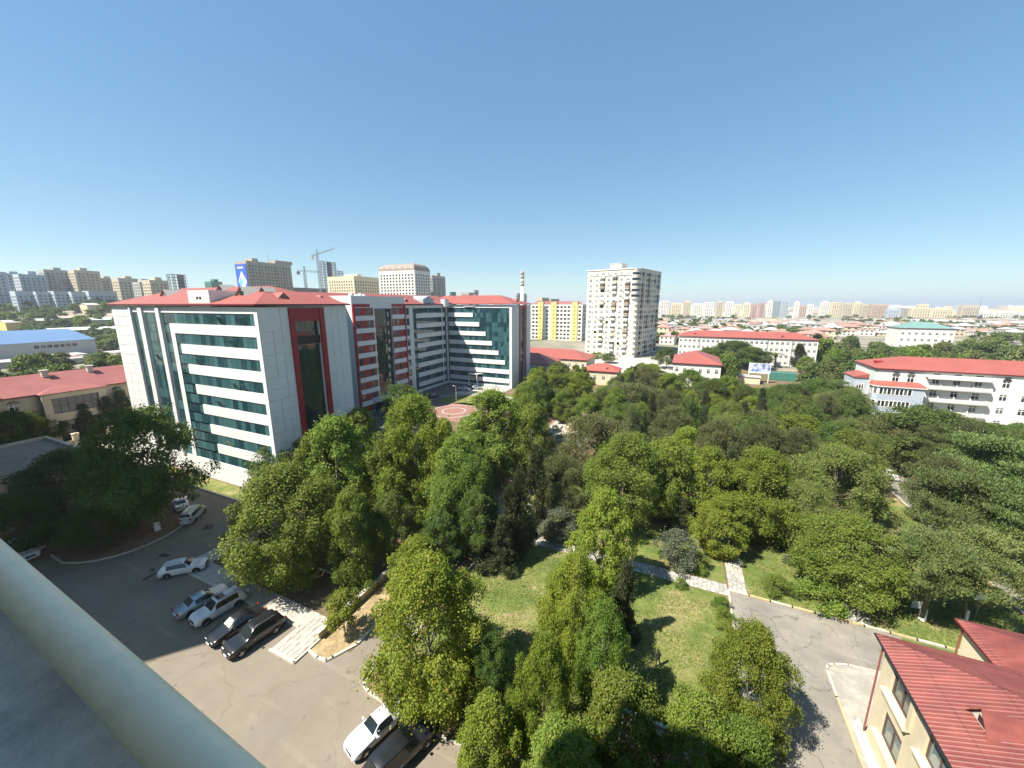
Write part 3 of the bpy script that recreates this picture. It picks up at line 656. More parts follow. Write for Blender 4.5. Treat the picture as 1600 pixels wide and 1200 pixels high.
for i, (y, s) in enumerate(((79.6, .7), (81.5, .55), (82.9, .75), (84.2, .6))):
    t = MB(); n = 10
    for a in range(n):
        for b_ in range(5):
            P = lambda i_, j_: (math.cos(2 * math.pi * i_ / n) * math.cos(j_ * math.pi / 10) * s, math.sin(2 * math.pi * i_ / n) * math.cos(j_ * math.pi / 10) * s, math.sin(j_ * math.pi / 10) * s)
            t.quad(P(a, b_), P(a + 1, b_), P(a + 1, b_ + 1), P(a, b_ + 1))
    o_ = t.build('roof_tank', white_paint, None, True, (XB - 1.6, y, hB - .05)); tag(o_, ('white domed roof tank, %s from the left on the red striped block' % ['first', 'second', 'third', 'fourth'][i]), 'tank', 'white domes on the striped block')

# ================================================================ OTHER BUILDINGS
def window_mesh(name, framem, glassm, mull=1, trans=.7, t=.07):
    w = MB()     # unit window in the xz plane, front to -y
    w.box(-.5, .5, .0, .05, -.5, .5, 1)
    for a, b, c, d in ((-.5, -.5 + t, -.5, .5), (.5 - t, .5, -.5, .5), (-.5 + t, .5 - t, -.5, -.5 + t), (-.5 + t, .5 - t, .5 - t, .5)): w.box(a, b, -.06, .02, c, d, 0)
    for k in range(mull): x = -.5 + (k + 1) / (mull + 1); w.box(x - t / 2, x + t / 2, -.055, .01, -.5 + t, .5 - t, 0)
    if trans: w.box(-.5 + t, .5 - t, -.05, .01, -.5 + trans - t / 2, -.5 + trans + t / 2, 0)
    return w.mesh(name, [framem, glassm])
WIN_W = window_mesh('window', win_white, glass_dark)
WIN_W3 = window_mesh('window', win_white, glass_dark, 2, .72)
WIN_B = window_mesh('window', win_brown, glass_mat('pale reflecting glass', (.03, .045, .045), (.16, .21, .2), .5, spec=.9), 1, .78, .045)
WIN_S = window_mesh('window', win_white, glass_dark, 1, 0)
def put(parent, me, x, y, z, w, h, rz=0, d=.1):    # rz = 0: looks to -y ; pi/2: looks to +x ; -pi/2: looks to -x
    n = Vector((math.sin(rz), -math.cos(rz), 0))
    return inst(me, 'window', parent, (x - n.x * d, y - n.y * d, z), rz, (w, 1, h))
def walls(mw, mg, x0, x1, y0, y1, z0, z1, front=(), right=(), left=(), rear=(), depth=.2):
    facade(mw, mg, (x0, y0, z0), (1, 0, 0), x1 - x0, z1 - z0, front, depth); facade(mw, mg, (x1, y0, z0), (0, 1, 0), y1 - y0, z1 - z0, right, depth)
    facade(mw, mg, (x1, y1, z0), (-1, 0, 0), x1 - x0, z1 - z0, rear, depth); facade(mw, mg, (x0, y1, z0), (0, -1, 0), y1 - y0, z1 - z0, left, depth)

# --- cream building with the red corrugated roof, lower right
an = empty('cream_building', (0, 0, 0), 0, 'two storey cream building with a red corrugated roof at lower right', 'building')
def ribbed_hip(mb, x0, x1, y0, y1, z, zr, step=.26):
    hip_roof(mb, x0, x1, y0, y1, z, zr, 0, 0, 1, .18); w2 = (x1 - x0) / 2; sl = (zr - z) / w2; n = Vector((-sl, 0, 1)).normalized()
    k = y0 + .15
    while k < y1 - .1:
        L = min(w2, y1 - k, k - y0)
        for sx in (-1, 1):
            ex = x0 if sx < 0 else x1; a = Vector((ex, k, z)); b = Vector((ex - sx * L, k, z + L * sl)); u = Vector((0, .055, 0)); nn = Vector((sx * sl, 0, 1)).normalized() * .03
            mb.quad(a - u, b - u, b + nn, a + nn) if sx < 0 else mb.quad(b - u, a - u, a + nn, b + nn)
            mb.quad(a + nn, b + nn, b + u, a + u) if sx < 0 else mb.quad(b + nn, a + nn, a + u, b + u)
        k += step
    k = x0 + .15
    while k < x1 - .1:
        L = min(w2, k - x0, x1 - k)
        for sy in (1,):
            ey = y1; a = Vector((k, ey, z)); b = Vector((k, ey - L, z + L * sl)); u = Vector((.055, 0, 0)); nn = Vector((0, sl, 1)).normalized() * .022
            mb.quad(a - u, a + nn, b + nn, b - u); mb.quad(a + nn, a + u, b + u, b + nn)
        k += step
mw, mg = MB(), MB(); wins = []
ops = []
for i in range(6):
    y1 = 29.85 - 4.1 * i
    for z0, z1 in ((1.75, 3.95), (5.3, 7.2)): ops.append((31.2 - y1, 31.2 - y1 + 2.35, z0, z1)); wins.append((y1 - 1.175, (z0 + z1) / 2, z1 - z0))
facade(mw, None, (14.6, 31.2, 0), (0, -1, 0), 29.2, 7.8, ops, .28)
facade(mw, None, (30.4, 31.2, 0), (-1, 0, 0), 15.8, 7.8, []); facade(mw, None, (14.6, 2, 0), (1, 0, 0), 15.8, 7.8, []); facade(mw, None, (30.4, 2, 0), (0, 1, 0), 29.2, 7.8, [])
facade(mw, None, (20.9, 36.1, 0), (0, -1, 0), 8, 7.3, []); facade(mw, None, (38, 36.1, 0), (-1, 0, 0), 17.1, 7.3, [(2 + 4 * i, 4 + 4 * i, 2, 4) for i in range(4)], .2); facade(mw, None, (38, 28, 0), (0, 1, 0), 8.1, 7.3, [])
mw.build('wall', cream, an)
for y, z, h in wins: put(an, WIN_B, 14.6, y, z, 2.3, h, -math.pi / 2, .2)
sb = MB()
for i in range(6):
    y1 = 29.85 - 4.1 * i
    for z in (1.6, 5.12): sb.box(14.28, 14.62, y1 - 2.75, y1 + .45, z, z + .16); 
for i in range(6):
    q = MB(); y1 = 29.85 - 4.1 * i; q.box(14.42, 14.598, y1 - 2.9, y1 - 2.55, 5.3, 7.5); q.build('pilaster', cream, an)
for i in range(6):
    for z in (1.6, 5.12):
        y1 = 29.85 - 4.1 * i; q = MB(); q.box(14.25, 14.598, y1 - 2.75, y1 + .35, z, z + .15); q.build('window_sill', cream, an)
r = MB(); ribbed_hip(r, 14.2, 30.8, 1.6, 31.9, 7.95, 11.0); r.build('roof', [red_roof_near, fascia], an)
r = MB(); ribbed_hip(r, 20.5, 38.4, 20.5, 36.6, 7.6, 10.9); r.build('roof', [red_roof_near, fascia], an)
g = MB(); g.tube([(14.16, 1.6, 7.9), (14.16, 31.9, 7.9)], [.07, .07], 8); g.build('gutter', dark_metal, an)
g = MB(); g.tube([(14.2, 31.75, 7.85), (14.48, 31.3, 7.3), (14.48, 31.3, .1)], [.06, .06, .06], 8); g.build('downpipe', mat('brown downpipe', (.20, .07, .05), .5, .1, 2), an)
g = MB(); g.tube([(20.6, 36.45, 7.5), (20.82, 36.2, 7.1), (20.82, 36.2, .1)], [.06, .06, .06], 8); g.build('downpipe', bpy.data.materials['brown downpipe'], an)
def shed_dormer(x, y, z):
    d = MB(); L = 2.6; h = 1.0; w = .85
    a, b, t = Vector((x, y - w, z)), Vector((x, y + w, z)), Vector((x, y, z + h)); e = Vector((L, 0, h * .15))
    d.quad(a - Vector((.2, .1, .1)), a + Vector((L * .55, -.1, 0)), t + e, t - Vector((.2, 0, -.05))); d.quad(t - Vector((.2, 0, -.05)), t + e, b + Vector((L * .55, .1, 0)), b - Vector((.2, -.1, .1)))
    for k in range(9):
        s = k / 9 * L * .9; p = t + e * (s / L) + Vector((0, 0, .03)); q = b + Vector((s * .55, .1, .03)); d.beam(p, q, .05)
    o = d.build('dormer', red_roof_near, an); f_ = MB(); f_.poly([a, t, b]); f_.build('dormer_front', white_wall, o)
    g_ = MB(); g_.quad((x - .02, y - .35, z + .08), (x - .02, y - .35, z + .48), (x - .02, y + .3, z + .48), (x - .02, y + .3, z + .08)); g_.build('window', glass_dark, o)
shed_dormer(16.3, 25.4, 8.75)

# --- right hand white building with balconies
rw = empty('balcony_building', (0, 0, 0), 0, 'long white four storey building with balcony rows, red roof and grey corner bays', 'building')
mw = MB(); x0, x1, y0, y1 = 49.3, 112., 137., 152.; zt = 13.3
rows = [(10.1, 11.9), (6.75, 8.5), (3.35, 5.1), (-.05 + .1, 1.7)]
cols = [4.1, 7.2] + [12.2 + 4.05 * i for i in range(3)] + [25.3, 29.2] + [34.0 + 4.1 * i for i in range(4)] + [51.5, 55.5, 59.5]
ops = [(c - .75, c + .75, a, b) for c in cols for a, b in rows] + [(c - .7, c + .7, 12.65, 12.95) for c in cols]
facade(mw, None, (x0, y0, 0), (1, 0, 0), x1 - x0, zt, ops, .22); facade(mw, None, (x1, y0, 0), (0, 1, 0), 15, zt, []); facade(mw, None, (x1, y1, 0), (-1, 0, 0), x1 - x0, zt, [])
facade(mw, None, (x0, y1, 0), (0, -1, 0), 15, zt, [])
mw.build('wall', white_wall, rw)
vb = MB()
for c in cols: vb.quad((x0 + c - .7, y0 + .2, 12.65), (x0 + c + .7, y0 + .2, 12.65), (x0 + c + .7, y0 + .2, 12.95), (x0 + c - .7, y0 + .2, 12.95))
vb.build('vents', glass_dark_j, rw, kind='stuff')
for i, c in enumerate(cols):
    for k, (a, b) in enumerate(rows):
        door = (i * 7 + k * 3) % 9 == 4 and k > 0
        put(rw, WIN_W, x0 + c, y0, (a + b) / 2 - (.35 if door else 0), 1.5, b - a + (.7 if door else 0), 0, .1)
        if k == 0 and c < 9 or k == 0 and 25 < c < 30:
            ar = MB(); n = 10; ar.poly([(x0 + c + .85 * math.cos(math.pi * q / n), y0 - .04, b + .75 * math.sin(math.pi * q / n)) for q in range(n + 1)][::-1]); ar.build('arch_window', glass_dark, rw)
for xa, xb in ((10.0, 22.4), (31.8, 48.6)):
    for k, z in enumerate((9.0, 5.65, 2.25, 12.25 - .1)):
        bb = MB(); top = k == 3
        bb.box(x0 + xa, x0 + xb, y0 - 1.45, y0 - .003, z - .12, z + .08)
        if not top: bb.box(x0 + xa, x0 + xb, y0 - 1.5, y0 - 1.38, z + .08, z + .95); bb.box(x0 + xa, x0 + xa + .1, y0 - 1.38, y0 - .003, z + .08, z + .95); bb.box(x0 + xb - .1, x0 + xb, y0 - 1.38, y0 - .003, z + .08, z + .95)
        else: bb.box(x0 + xa, x0 + xb, y0 - 1.5, y0 - 1.38, z - .5, z + .35)
        bb.build('balcony', white_wall, rw)
        if not top:
            n = int((xb - xa) / 4.1)
            for q in range(1, n + 1):
                fn = MB(); xx = x0 + xa + q * (xb - xa) / (n + 1); fn.poly([(xx - .06, y0 - 1.36, z + .09), (xx - .06, y0 - .003, z + .09), (xx - .06, y0 - .003, z + 1.9)]); fn.poly([(xx + .06, y0 - 1.36, z + .09), (xx + .06, y0 - .003, z + 1.9), (xx + .06, y0 - .003, z + .09)]); fn.quad((xx - .06, y0 - 1.36, z + .09), (xx - .06, y0 - .003, z + 1.9), (xx + .06, y0 - .003, z + 1.9), (xx + .06, y0 - 1.36, z + .09)); fn.build('balcony_divider', white_wall, rw)
r = MB(); hip_roof(r, x0, x1, y0, y1, 13.65, 16.4, .5); r.build('roof', [red_roof, fascia], rw)
r = MB(); r.box(x0 + 1.2, x0 + 3, 142.4, 144, 14.3, 15.0); r.build('roof_hatch', red_clad, rw)
def bay(xa, xb, ya, yb, zt_, seed):
    w = MB(); c = .9    # cut corner bay
    pts = [(xa, yb), (xa, ya + c), (xa + c, ya), (xb, ya), (xb, yb)]; gl = MB()
    for (a, b) in zip(pts, pts[1:]):
        A, B = Vector((*a, 0)), Vector((*b, 0)); L = (B - A).length; d = (B - A) / L
        ops = []
        n = max(1, int((L - .5) / .95)) if L > 1.5 else 1
        full = L - (2.6 if (abs(a[1] - b[1]) < .01) else .4)
        m_ = max(1, round(full / .85))
        for k in range(3):
            for q in range(m_): ops.append((.2 + full / m_ * q, .2 + full / m_ * (q + 1) - .16, 7.0 - 3.4 * k if 7.0 - 3.4 * k > 0 else .25, 8.7 - 3.4 * k))
        facade(w, gl, A, d, L, zt_, ops, .12)
    o = w.build('corner_bay', grey_clad, rw); gl.build('bay_windows', glass_dark_j, o, kind='stuff')
    f_ = MB()
    for (a, b) in zip(pts, pts[1:]):
        A, B = Vector((*a, 0)), Vector((*b, 0)); L = (B - A).length; d = (B - A) / L; nn = d.cross(Vector((0, 0, 1)))
        full = L - (2.6 if (abs(a[1] - b[1]) < .01) else .4); m_ = max(1, round(full / .85))
        for k in range(3):
            z0, z1 = max(.25, 7.0 - 3.4 * k), 8.7 - 3.4 * k
            for q in range(m_ + 1):
                p = A + d * (.12 + full / m_ * q) + nn * .02; f_.obox(p + Vector((0, 0, (z0 + z1) / 2)), d * .09, nn * .04, Vector((0, 0, (z1 - z0) / 2)))
            for z in (z0, z1): f_.obox(A + d * (.2 + full / 2) + nn * .02 + Vector((0, 0, z)), d * (full / 2), nn * .04, Vector((0, 0, .06)))
    f_.build('bay_frames', win_white, o, kind='stuff')
    r_ = MB(); top = [(p[0], p[1], zt_) for p in pts]; off = .35
    out = [(xa - off, yb, zt_), (xa - off, ya + c - .15, zt_), (xa + c - .15, ya - off, zt_), (xb + off, ya - off, zt_), (xb + off, yb, zt_)]
    inn = [(xa + .3, yb, zt_ + .9), (xa + .3, yb, zt_ + .9), (xa + c, yb, zt_ + .9), (xb, yb, zt_ + .9), (xb, yb, zt_ + .9)]
    for k in range(4): r_.quad(out[k], out[k + 1], inn[k + 1], inn[k]); r_.quad((*out[k][:2], zt_ - .25), (*out[k + 1][:2], zt_ - .25), out[k + 1], out[k], 1)
    r_.build('bay_roof', [red_roof, white_wall], o)
bay(48.2, 58.4, 133.6, 137.0 - .003, 9.3, 1)
w = MB(); walls(w, None, 46.0, 49.29, 141.5, 149, 0, 10.2); r = MB(); w.build('side_bay', grey_clad, rw); r.quad((45.7, 141.2, 10.2), (49.28, 141.2, 11.2), (49.28, 149.3, 11.2), (45.7, 149.3, 10.2)); r.quad((45.7, 141.2, 10.0), (49.28, 141.2, 10.0), (49.28, 141.2, 11.2), (45.7, 141.2, 10.2)); r.build('side_bay_roof', red_roof, rw)
for z in (7.5, 4.2): put(rw, WIN_W3, 46.0, 144.6, z, 3.2, 1.7, -math.pi / 2, -.05); put(rw, WIN_W3, 47.6, 141.5, z, 1.8, 1.7, 0, -.05)
w = MB(); w.box(49.22, 49.299, 137.6, 140.6, 9.9, 12.6); w.build('wall_panel', mat('pale green panel', (.50, .58, .52), .7, .08, .5), rw)
w = MB(); w.box(49.22, 49.299, 144.6, 151.6, 9.9, 12.6); w.build('wall_panel', bpy.data.materials['pale green panel'], rw)

# --- old beige building left, behind the gate
ob = empty('beige_building', (0, 0, 0), 0, 'old two storey beige building with arched windows and a faded red roof', 'building')
mw = MB(); xw = -128.; y0, y1 = 12., 78.
cy = [15.5, 20, 24.3, 28.6] + [45 + 4.1 * i for i in range(8)]
ops = [(c - y0 - .75, c - y0 + .75, a, b) for c in cy for a, b in ((8.6, 10.2), (3.4, 5.2))]
facade(mw, None, (xw, y0, 0), (0, 1, 0), y1 - y0, 11.5, ops, .22); facade(mw, None, (xw, y1, 0), (-1, 0, 0), 15, 11.5, []); facade(mw, None, (xw - 15, y0, 0), (1, 0, 0), 15, 11.5, []); facade(mw, None, (xw - 15, y1, 0), (0, -1, 0), y1 - y0, 11.5, [])
facade(mw, None, (xw + 1.6, 32.2, 0), (0, 1, 0), 10.2, 11.4, [(1.3, 8.9, 6.9, 10.4), (1.6, 8.6, .2, 5.2)], .5); facade(mw, None, (xw, 32.2, 0), (1, 0, 0), 1.6, 11.4, []); facade(mw, None, (xw + 1.6, 42.4, 0), (-1, 0, 0), 1.6, 11.4, [])
for z in (7.4, 11.0): mw.box(xw, xw + .12, y0, 32.2, z, z + .22); mw.box(xw, xw + .12, 42.4, y1, z, z + .22)
mw.build('wall', beige, ob)
for c in cy:
    for z, h in ((9.4, 1.6), (4.3, 1.8)): put(ob, WIN_W, xw, c, z, 1.5, h, math.pi / 2, .12)
    ar = MB(); n = 10; ar.poly([(xw + .03, c + .95 * math.cos(math.pi * q / n), 10.2 + .75 * math.sin(math.pi * q / n)) for q in range(n + 1)]); ar.build('arch_window', glass_dark, ob)
g = MB(); g.quad((xw + 1.15, 33.4, 6.8), (xw + 1.15, 41.2, 6.8), (xw + 1.15, 41.2, 10.5), (xw + 1.15, 33.4, 10.5)); g.quad((xw + 1.15, 33.7, .1), (xw + 1.15, 40.9, .1), (xw + 1.15, 40.9, 5.3), (xw + 1.15, 33.7, 5.3)); g.build('entrance_glazing', glass_dark, ob)
g = MB()
for i in range(7): g.box(xw + 1.16, xw + 1.24, 33.5 + 1.28 * i - .04, 33.5 + 1.28 * i + .04, 6.9, 10.4)
g.box(xw + 1.16, xw + 1.24, 33.4, 41.2, 8.6, 8.7); g.build('glazing_bars', win_brown, ob, kind='stuff')
r = MB(); hip_roof(r, xw - 15, xw, y0, y1, 11.7, 15.2, .6); r.quad((xw + 2.1, 31.8, 11.62), (xw + 2.1, 42.8, 11.62), (xw - 1.8, 39.3, 12.75), (xw - 1.8, 35.3, 12.75)); r.poly([(xw + 2.1, 31.8, 11.62), (xw - 1.8, 35.3, 12.75), (xw - .0, 31.8, 11.75)]); r.poly([(xw + 2.1, 42.8, 11.62), (xw, 42.8, 11.75), (xw - 1.8, 39.3, 12.75)])
r.build('roof', [mat('old red roof', (.27, .098, .085), .6, .15, .3, stain=(.21, .068, .06), stain_amt=.5, stain_scale=.4), fascia], ob)
gable_dormer(ob, xw - 1.9, 49.5, 12.75, (1, 0), 1.2)
for y in (35.5, 43.0): g = MB(); g.box(xw - 6.6, xw - 5.6, y - .5, y + .5, 14.4, 15.9); g.box(xw - 6.8, xw - 5.4, y - .7, y + .7, 15.9, 16.05); g.build('chimney', concrete, ob)
# --- low flat roofed building in the shade
lo = empty('flat_roof_building', (0, 0, 0), 0, 'low flat roofed building with pale parapet lying in the shade at left', 'building')
mw = MB(); walls(mw, None, -116.6, -94, 6, 29, 0, 4.2); mw.build('wall', beige, lo)
r = MB(); r.box(-116.3, -94.3, 6.3, 28.7, 4.0, 4.201); r.build('roof', mat('bitumen roof', (.19, .165, .14), .95, .15, .4, fine=.1), lo)
r = MB(); r.box(-116.75, -116.3, 6, 29.1, 4.2, 4.75); r.box(-116.3, -94, 28.65, 29.1, 4.2, 4.75); r.box(-94.3, -93.9, 6, 28.65, 4.2, 4.75); r.build('parapet', concrete, lo)
gw = empty('gate_wall', (0, 0, 0), 0, 'beige boundary wall with gate posts before the old beige building', 'wall')
g = MB(); g.box(-119.2, -118.9, 20, 33.5, 0, 2.1); g.box(-119.2, -118.9, 42, 62, 0, 2.2); g.build('wall_panel', beige, gw)
for y in (33.7, 39.2, 41.8, 46, 50.5): g = MB(); g.box(-119.5, -118.6, y - .45, y + .45, 0, 3.3); g.box(-119.6, -118.5, y - .55, y + .55, 3.3, 3.5); g.build('gate_post', beige, gw)
g = MB(); 
for i in range(18): g.box(-119.08, -119.02, 34.3 + .26 * i, 34.36 + .26 * i, .1, 2.2)
g.box(-119.1, -119.0, 34.2, 38.8, 2.1, 2.2); g.box(-119.1, -119.0, 34.2, 38.8, .3, .4); g.build('gate_leaf', dark_metal, gw, kind='stuff')
sheet('courtyard', rect(-119, -93, 29.5, 56), .02, concrete)

# --- three white/cream buildings with red roofs in the middle distance
def plain(name, label, x0, x1, y0, y1, zt, zr, wallm, roofm, rows, ncol, ncs, cat='building', win=WIN_W, ww=1.3, z0=0, group=None, gm=None, over=.5):
    b = empty(name, (0, 0, 0), 0, label, cat, group); mw = MB()
    fo = [(q * (x1 - x0) / ncol + (x1 - x0) / ncol / 2 - ww / 2, q * (x1 - x0) / ncol + (x1 - x0) / ncol / 2 + ww / 2, a - z0, c - z0) for q in range(ncol) for a, c in rows]
    ro = [(q * (y1 - y0) / ncs + (y1 - y0) / ncs / 2 - ww / 2, q * (y1 - y0) / ncs + (y1 - y0) / ncs / 2 + ww / 2, a - z0, c - z0) for q in range(ncs) for a, c in rows] if ncs else []
    walls(mw, None, x0, x1, y0, y1, z0, zt, fo, ro); mw.build('wall', wallm, b)
    for f_ in fo: put(b, win, x0 + (f_[0] + f_[1]) / 2, y0, z0 + (f_[2] + f_[3]) / 2, f_[1] - f_[0], f_[3] - f_[2], 0, .08)
    for f_ in ro: put(b, win, x1, y0 + (f_[0] + f_[1]) / 2, z0 + (f_[2] + f_[3]) / 2, f_[1] - f_[0], f_[3] - f_[2], math.pi / 2, .08)
    if roofm:
        r = MB(); hip_roof(r, x0, x1, y0, y1, zt + .3, zr, over); r.build('roof', [roofm, fascia], b)
    return b
lb = plain('school_building', 'long white building with a low red roof beyond the park trees', -3, 59.5, 232, 248, 13.4, 16.6, white_wall, red_roof, ((10.6, 12.2), (7.3, 8.9), (4.0, 5.6), (.8, 2.3)), 28, 4)
gable_dormer(lb, 5, 234.2, 14.4, (0, -1), 1.1); gable_dormer(lb, 45, 234.2, 14.4, (0, -1), 1.1)
for k in range(1, 6): g = MB(); xx = -3 + 10.42 * k; g.box(xx - .12, xx + .12, 231.86, 231.998, .2, 13.2); g.build('downpipe', grey_metal, lb)
sm = plain('white_house', 'small white two storey building with a broad red hipped roof', -3.2, 12.9, 157.4, 182, 8.8, 12.4, white_wall, red_roof, ((5.6, 7.4), (1.9, 3.7)), 6, 5, ww=1.1)
g = MB(); g.box(4, 9.2, 156.2, 157.39, 4.3, 4.5); g.box(4, 9.2, 156.15, 156.25, 4.5, 5.3); g.build('balcony', white_wall, sm)
plain('clinic_building', 'red roofed low building directly right of the office building, rear one', -84, -40, 172, 190, 5.6, 9.4, cream, red_roof, ((2.2, 4.2),), 14, 5, ww=1.4)
plain('clinic_building', 'red roofed low building beside the end of the office building, front one', -84, -50.5, 150.5, 166, 5.8, 9.8, white_wall, red_roof, ((2.2, 4.2),), 10, 4, ww=1.4)
cot = plain('garden_house', 'small bright red roofed house half hidden by park trees', -36, -22.5, 148, 158, 5.2, 7.8, cream, mat('bright red roof', (.37, .09, .066), .5, .1, .3), ((2, 3.8),), 4, 3, ww=1.2)
gable_dormer(cot, -26.5, 149.3, 6.1, (0, -1), .9, wallm=cream)
gq = plain('green_roof_building', 'white building with a green metal roof among dark trees', 126, 152, 330, 348, 15.5, 19.5, white_wall, green_roof, ((11.5, 13.2), (7.5, 9.2), (3.4, 5.1)), 8, 5, ww=1.5)

# --- tall white tower block
wt = empty('tower_block', (-27, 232, 0), -rad(14), 'tall white sixteen storey apartment tower standing alone in the middle', 'building')
mw = MB(); WT, DT, HT = 30.9, 40., 50.5; fh = 3.06
cx = [(-28.6, 2.0), (-24.6, 1.7), (-20.9, 2.4), (-17.2, 1.6), (-13.4, 2.4), (-9.4, 1.7), (-5.6, 2.4)]
rw_ = random.Random(3); ops = []; ops2 = []
for k in range(16):
    for c, w_ in cx: ops.append((WT + c - w_ / 2, WT + c + w_ / 2, .9 + fh * k, 2.5 + fh * k))
    for q in range(10): ops2.append((4 + 3.5 * q, 4 + 3.5 * q + (1.5, 2.2)[q % 2], .9 + fh * k, 2.5 + fh * k))
facade(mw, None, (-WT, 0, 0), (1, 0, 0), WT - 3, HT, ops, .25)
facade(mw, None, (0, 3, 0), (0, 1, 0), DT - 3, HT, [(a - 3, b - 3, c, d) for a, b, c, d in ops2], .3)
facade(mw, None, (0, DT, 0), (-1, 0, 0), WT, HT, []); facade(mw, None, (-WT, DT, 0), (0, -1, 0), DT, HT, [])
for i in range(8):      # rounded corner
    a, b = [math.pi / 2 * q / 8 for q in (i, i + 1)]; p = lambda t: (-3 + 3 * math.sin(t), 3 - 3 * math.cos(t))
    mw.quad((*p(a), 0), (*p(b), 0), (*p(b), HT), (*p(a), HT))
mw.poly([(-WT, 0, HT), (-3, 0, HT), (-.9, .9, HT), (0, 3, HT), (0, DT, HT), (-WT, DT, HT)])
mw.build('wall', mat('tower white render', (.66, .61, .50), .85, .09, .3, stain=(.52, .49, .42), stain_amt=.6, stain_scale=.2), wt)
for f_ in ops:
    if rw_.random() < .96: put(wt, WIN_W if rw_.random() < .6 else WIN_W3, -WT + (f_[0] + f_[1]) / 2, 0, (f_[2] + f_[3]) / 2, f_[1] - f_[0], 1.6, 0, rw_.uniform(.0, .2))
sj = MB()
for f_ in ops2: sj.quad((-.2, f_[0], f_[2]), (-.2, f_[1], f_[2]), (-.2, f_[1], f_[3]), (-.2, f_[0], f_[3]))
sj.build('side_windows', glass_dark_j, wt, kind='stuff')
for k in range(16):     # glazed loggias on the corner and thin storey bands
    bnd = MB(); bnd.box(-WT - .05, -3, -.1, .0, fh * k + fh - .28, fh * k + fh - .12); bnd.box(.0, .1, 3, DT, fh * k + fh - .28, fh * k + fh - .12)
    bnd.build('storey_band', white_wall, wt)
for k in range(11, 16):
    lg = MB()
    for i in range(10):
        a, b = [math.pi / 2 * q / 10 for q in (i, i + 1)]; p = lambda t, r_=3.5: (-3 + r_ * math.sin(t), 3 - r_ * math.cos(t))
        z = fh * k
        lg.quad((*p(a), z), (*p(b), z), (*p(b), z + 1.1), (*p(a), z + 1.1), 0); lg.quad((*p(a, 3.35), z + 1.1), (*p(b, 3.35), z + 1.1), (*p(b, 3.35), z + 2.5), (*p(a, 3.35), z + 2.5), 1); lg.quad((*p(a), z + 2.5), (*p(b), z + 2.5), (*p(b), z + 2.95), (*p(a), z + 2.95), 0)
        lg.quad((*p(b), z), (*p(a), z), (-3, 3, z), (-3, 3, z), 0) if False else None
    lg.build('corner_loggia', [white_wall, glass_dark], wt)
for k in range(0, 11):
    lg = MB(); z = fh * k
    lg.box(-2.6, .45, .6, 3.2, z, z + 1.0, 0); lg.build('corner_balcony', [white_wall], wt)
for x, w_ in ((-27.0, .5), (-22.6, .3), (-11.2, .3)): g = MB(); g.box(x - w_ / 2, x + w_ / 2, -.35, -.002, .5, HT - 3.4); g.build('rib', white_wall, wt)
g = MB(); g.box(-WT - .35, -2.5, -.4, -.002, HT - .35, HT + .25); g.box(.002, .4, 2.5, DT, HT - .35, HT + .25); g.box(-WT - .35, -2.5, -.35, -.002, HT - 3.5, HT - 3.1); g.build('cornice', white_wall, wt)
g = MB(); g.box(-18.5, -11.5, 4, 12, HT, HT + 3.4); g.box(-18.8, -11.2, 3.7, 12.3, HT + 3.4, HT + 3.6); q = g.build('lift_house', white_wall, wt)
acs = MB(); acs.box(-.4, .4, -.35, 0, -.3, .3); ac_me = acs.mesh('air_conditioner', grey_metal)
for k in range(46):
    f_ = ops[rw_.randrange(len(ops))]; inst(ac_me, 'air_conditioner', wt, (-WT + f_[1] + .55, -.005, f_[2] + rw_.uniform(-.4, .8)))
bcol = [white_wall, mat('enclosed balcony grey', (.36, .36, .35), .8, .1, 1), mat('enclosed balcony brown', (.30, .22, .16), .8, .1, 1), cream]
for k in range(16):     # enclosed and open balconies, each household its own
    for c in (-20.9, -13.4, -5.6):
        if rw_.random() < .62 and k > 0:
            z = fh * k + .1; d_ = rw_.uniform(.7, 1.1); w_ = 1.35; m_ = bcol[rw_.choice((0, 0, 0, 1, 2, 3))]; g = MB()
            g.box(c - w_, c + w_, -d_, -.003, z, z + 1.15, 0)
            if rw_.random() < .6: g.box(c - w_ + .1, c + w_ - .1, -d_ + .06, -.004, z + 1.15, z + 2.45, 1); g.box(c - w_, c + w_, -d_, -.003, z + 2.45, z + 2.7, 0)
            for q in (-.45, .45): g.box(c + q - .04, c + q + .04, -d_ - .01, -d_ + .06, z + 1.15, z + 2.45, 0)
            g.build('balcony', [m_, glass_dark], wt)
    for q in (1, 4, 7, 9):
        if rw_.random() < .6:
            y_ = 4 + 3.5 * q + .9; z = fh * k + .1; g = MB(); g.box(.003, .95, y_ - 1.4, y_ + 1.4, z, z + 1.1, 0); g.box(.004, .88, y_ - 1.3, y_ + 1.3, z + 1.1, z + 2.5, 1); g.build('balcony', [bcol[rw_.choice((0, 1, 1, 2))], glass_dark], wt)
# --- white and yellow slab behind
yb = empty('yellow_striped_block', (0, 0, 0), 0, 'nine storey white block with vertical yellow strips beside the tall tower', 'building')
mw, mg = MB(), MB(); x0, x1, y0 = -126., -80., 322.
ops = []
for k in range(9):
    for q in range(14):
        xx = 1.2 + 3.2 * q
        if not any(a - .4 < xx + 1 < b + .4 for a, b in ((6.5, 12), (18.5, 24), (37, 42.5))): ops.append((xx, xx + 2.2, .9 + 3.3 * k, 2.6 + 3.3 * k))
facade(mw, mg, (x0, y0, 0), (1, 0, 0), x1 - x0, 30.5, ops, .5); facade(mw, mg, (x1, y0, 0), (0, 1, 0), 14, 30.5, [(2 + 4 * q, 4 + 4 * q, .9 + 3.3 * k, 2.6 + 3.3 * k) for q in range(3) for k in range(9)], .3); mw.quad((x0, y0, 30.5), (x1, y0, 30.5), (x1, y0 + 14, 30.5), (x0, y0 + 14, 30.5))
mw.build('wall', white_wall, yb); mg.build('windows', glass_dark_j, yb, kind='stuff')
